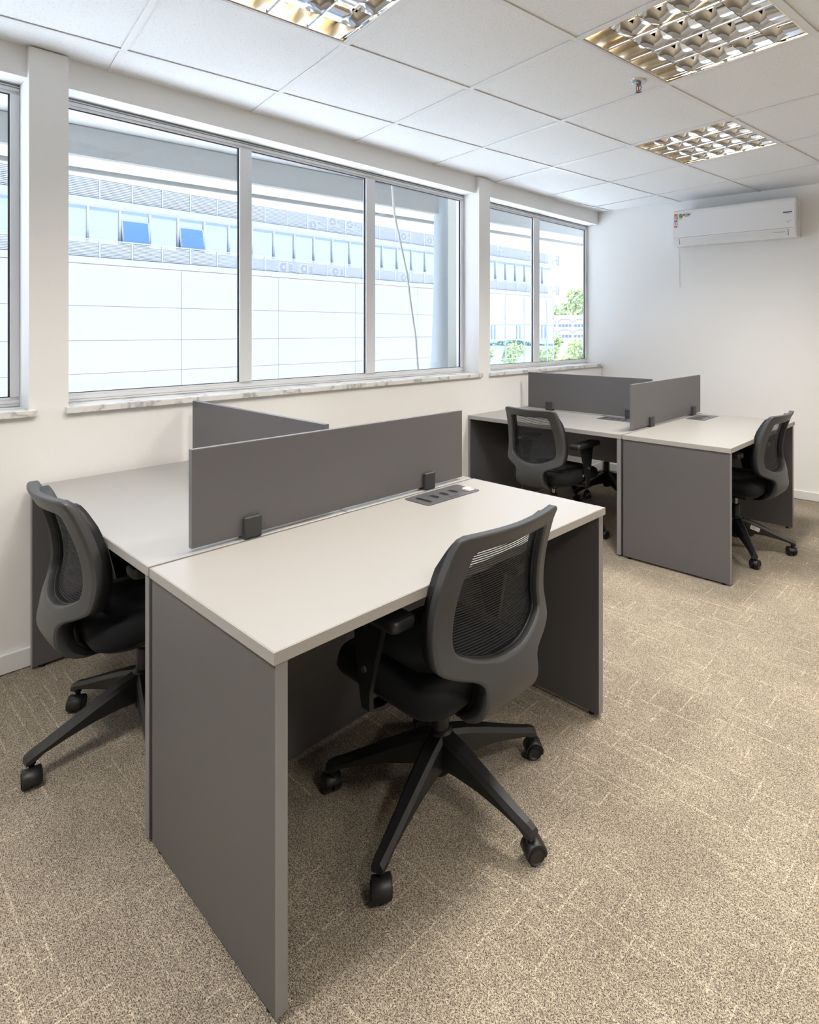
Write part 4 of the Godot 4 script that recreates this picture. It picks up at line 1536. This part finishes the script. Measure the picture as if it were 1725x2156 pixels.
# ---------------------------------------------------------------- scene
func _ready() -> void:
	rng.seed = 20240611
	var cam := Camera3D.new()
	cam.name = "camera"
	add_child(cam)
	cam.position = Vector3(0, EYE, 0)
	cam.rotation.y = 0.7129
	var near := 0.05
	var f := 1256.4
	cam.set_frustum(2156.0 / f * near, Vector2((862.5 - 1035.9) / f, -(1078.0 - 695.6) / f) * near, near, 4000.0)
	cam.current = true

	var env := Environment.new()
	env.background_mode = Environment.BG_SKY
	var sky_mat := ProceduralSkyMaterial.new()
	sky_mat.sky_top_color = Color(0.42, 0.62, 0.92)
	sky_mat.sky_horizon_color = Color(0.90, 0.95, 1.0)
	sky_mat.sky_curve = 0.18
	sky_mat.ground_bottom_color = Color(0.62, 0.60, 0.56)
	sky_mat.ground_horizon_color = Color(0.85, 0.86, 0.87)
	sky_mat.sky_energy_multiplier = 1.2
	sky_mat.ground_energy_multiplier = 1.0
	var sky := Sky.new()
	sky.sky_material = sky_mat
	env.sky = sky
	env.tonemap_mode = Environment.TONE_MAPPER_LINEAR
	env.tonemap_exposure = 1.88
	env.sdfgi_enabled = true
	env.ssao_enabled = true
	env.ssil_enabled = true
	var we := WorldEnvironment.new()
	we.name = "environment"
	we.environment = env
	add_child(we)

	var sun := DirectionalLight3D.new()
	sun.name = "sun"
	sun.light_color = Color(0.93, 0.97, 1.0)
	sun.light_energy = 5.6
	sun.light_angular_distance = 0.6
	sun.shadow_enabled = true
	sun.sky_mode = DirectionalLight3D.SKY_MODE_LIGHT_ONLY
	add_child(sun)
	sun.look_at_from_position(Vector3.ZERO, -Vector3(-0.22, 0.97, -0.06), Vector3.UP)

	make_materials()
	build_lamps(1.12)

	build_setting()
	window(1, 2.2, -0.572, [Vector2(0.45, 0.06), Vector2(1.35, 0.06)], true, false)
	window(2, -0.70, -3.158, [Vector2(-1.511, 0.064), Vector2(-2.316, 0.068)])
	window(3, -3.277, -4.846, [Vector2(-4.045, 0.080)])
	build_eave()

	# near cluster, then far cluster
	build_cluster(-2.825, -1.624, -1.019, -0.567, -1.760, [
		"window-side desk nearest the viewpoint, with the left chair pushed under it",
		"desk behind the short near screen, between it and the far cluster",
		"front desk with the long grey end panel in the foreground",
	], [[], [], [Vector3(-1.537, -1.510, PI / 2)]])
	build_cluster(-2.862, -1.656, -1.047, -3.041, -4.226, [
		"far desk facing the viewpoint, in front of the far cross screen",
		"far desk behind the far cross screen, next to the far wall",
		"end desk of the far cluster with a broad grey panel towards the aisle",
	], [[Vector3(-1.955, -3.545, 0.0)], [Vector3(-2.62, -3.745, PI)], [Vector3(-1.567, -4.000, PI / 2)]])
	screen("short grey screen between the two window-side desks of the near cluster", Vector3(-2.265, DESK, -1.163), 0.0, 1.04, [-0.40, 0.40])
	screen("longest looking grey screen, along the front desk of the near cluster", Vector3(-1.651, DESK, -1.198), PI / 2, 1.04, [-0.355, 0.335])
	screen("bluish grey screen across the far cluster, facing the viewpoint", Vector3(-2.262, DESK, -3.634), 0.0, 1.01, [-0.31, 0.345])
	screen("grey screen along the end desk of the far cluster", Vector3(-1.672, DESK, -3.695), PI / 2, 1.02, [-0.275, 0.375])
	build_chairs()
	build_air_conditioner()
	build_sprinkler()
	var ad := MB.new()
	ad.box(Vector3(-1.522, DESK + 0.0026, -1.618), Vector3(-1.498, DESK + 0.012, -1.592), 0.002)
	ad.box(Vector3(-1.508, DESK + 0.0026, -1.628), Vector3(-1.492, DESK + 0.006, -1.60), 0.001)
	tag(put("socket_cover", ad, M.ivory), "small white connector lying on the front desk's power plate", "connector")

	var cp := MB.new()
	cp.lathe([Vector2(0.010, 0.0), Vector2(0.030, 0.004), Vector2(0.033, 0.014), Vector2(0.022, 0.046), Vector2(0.010, 0.058)], 14, Vector3(-2.454, 0.0005, -3.965))
	cp.tube([Vector3(-2.454, 0.055, -3.965), Vector3(-2.456, 0.085, -3.962), Vector3(-2.475, 0.100, -3.955), Vector3(-2.53, 0.105, -3.94), Vector3(-2.58, 0.13, -3.93), Vector3(-2.60, 0.20, -3.93), Vector3(-2.61, 0.39, -3.70)], 0.0045, 8)
	var plug := put("cable_plug", cp, M.nylon)
	tag(plug, "small black plug with a white cross, on a cable under the far desk", "plug")
	var cr := MB.new()
	cr.xf = Transform3D(Basis(Vector3.UP, 0.55) * Basis(Vector3.RIGHT, -0.35), Vector3(-2.4385, 0.027, -3.940))
	cr.tube([Vector3(-0.013, -0.013, 0), Vector3(0.013, 0.013, 0)], 0.004, 6)
	cr.tube([Vector3(0.013, -0.013, 0), Vector3(-0.013, 0.013, 0)], 0.004, 6)
	put("white_cross", cr, M.paper, plug)

	build_facade()
	build_condensers()
	build_beyond()
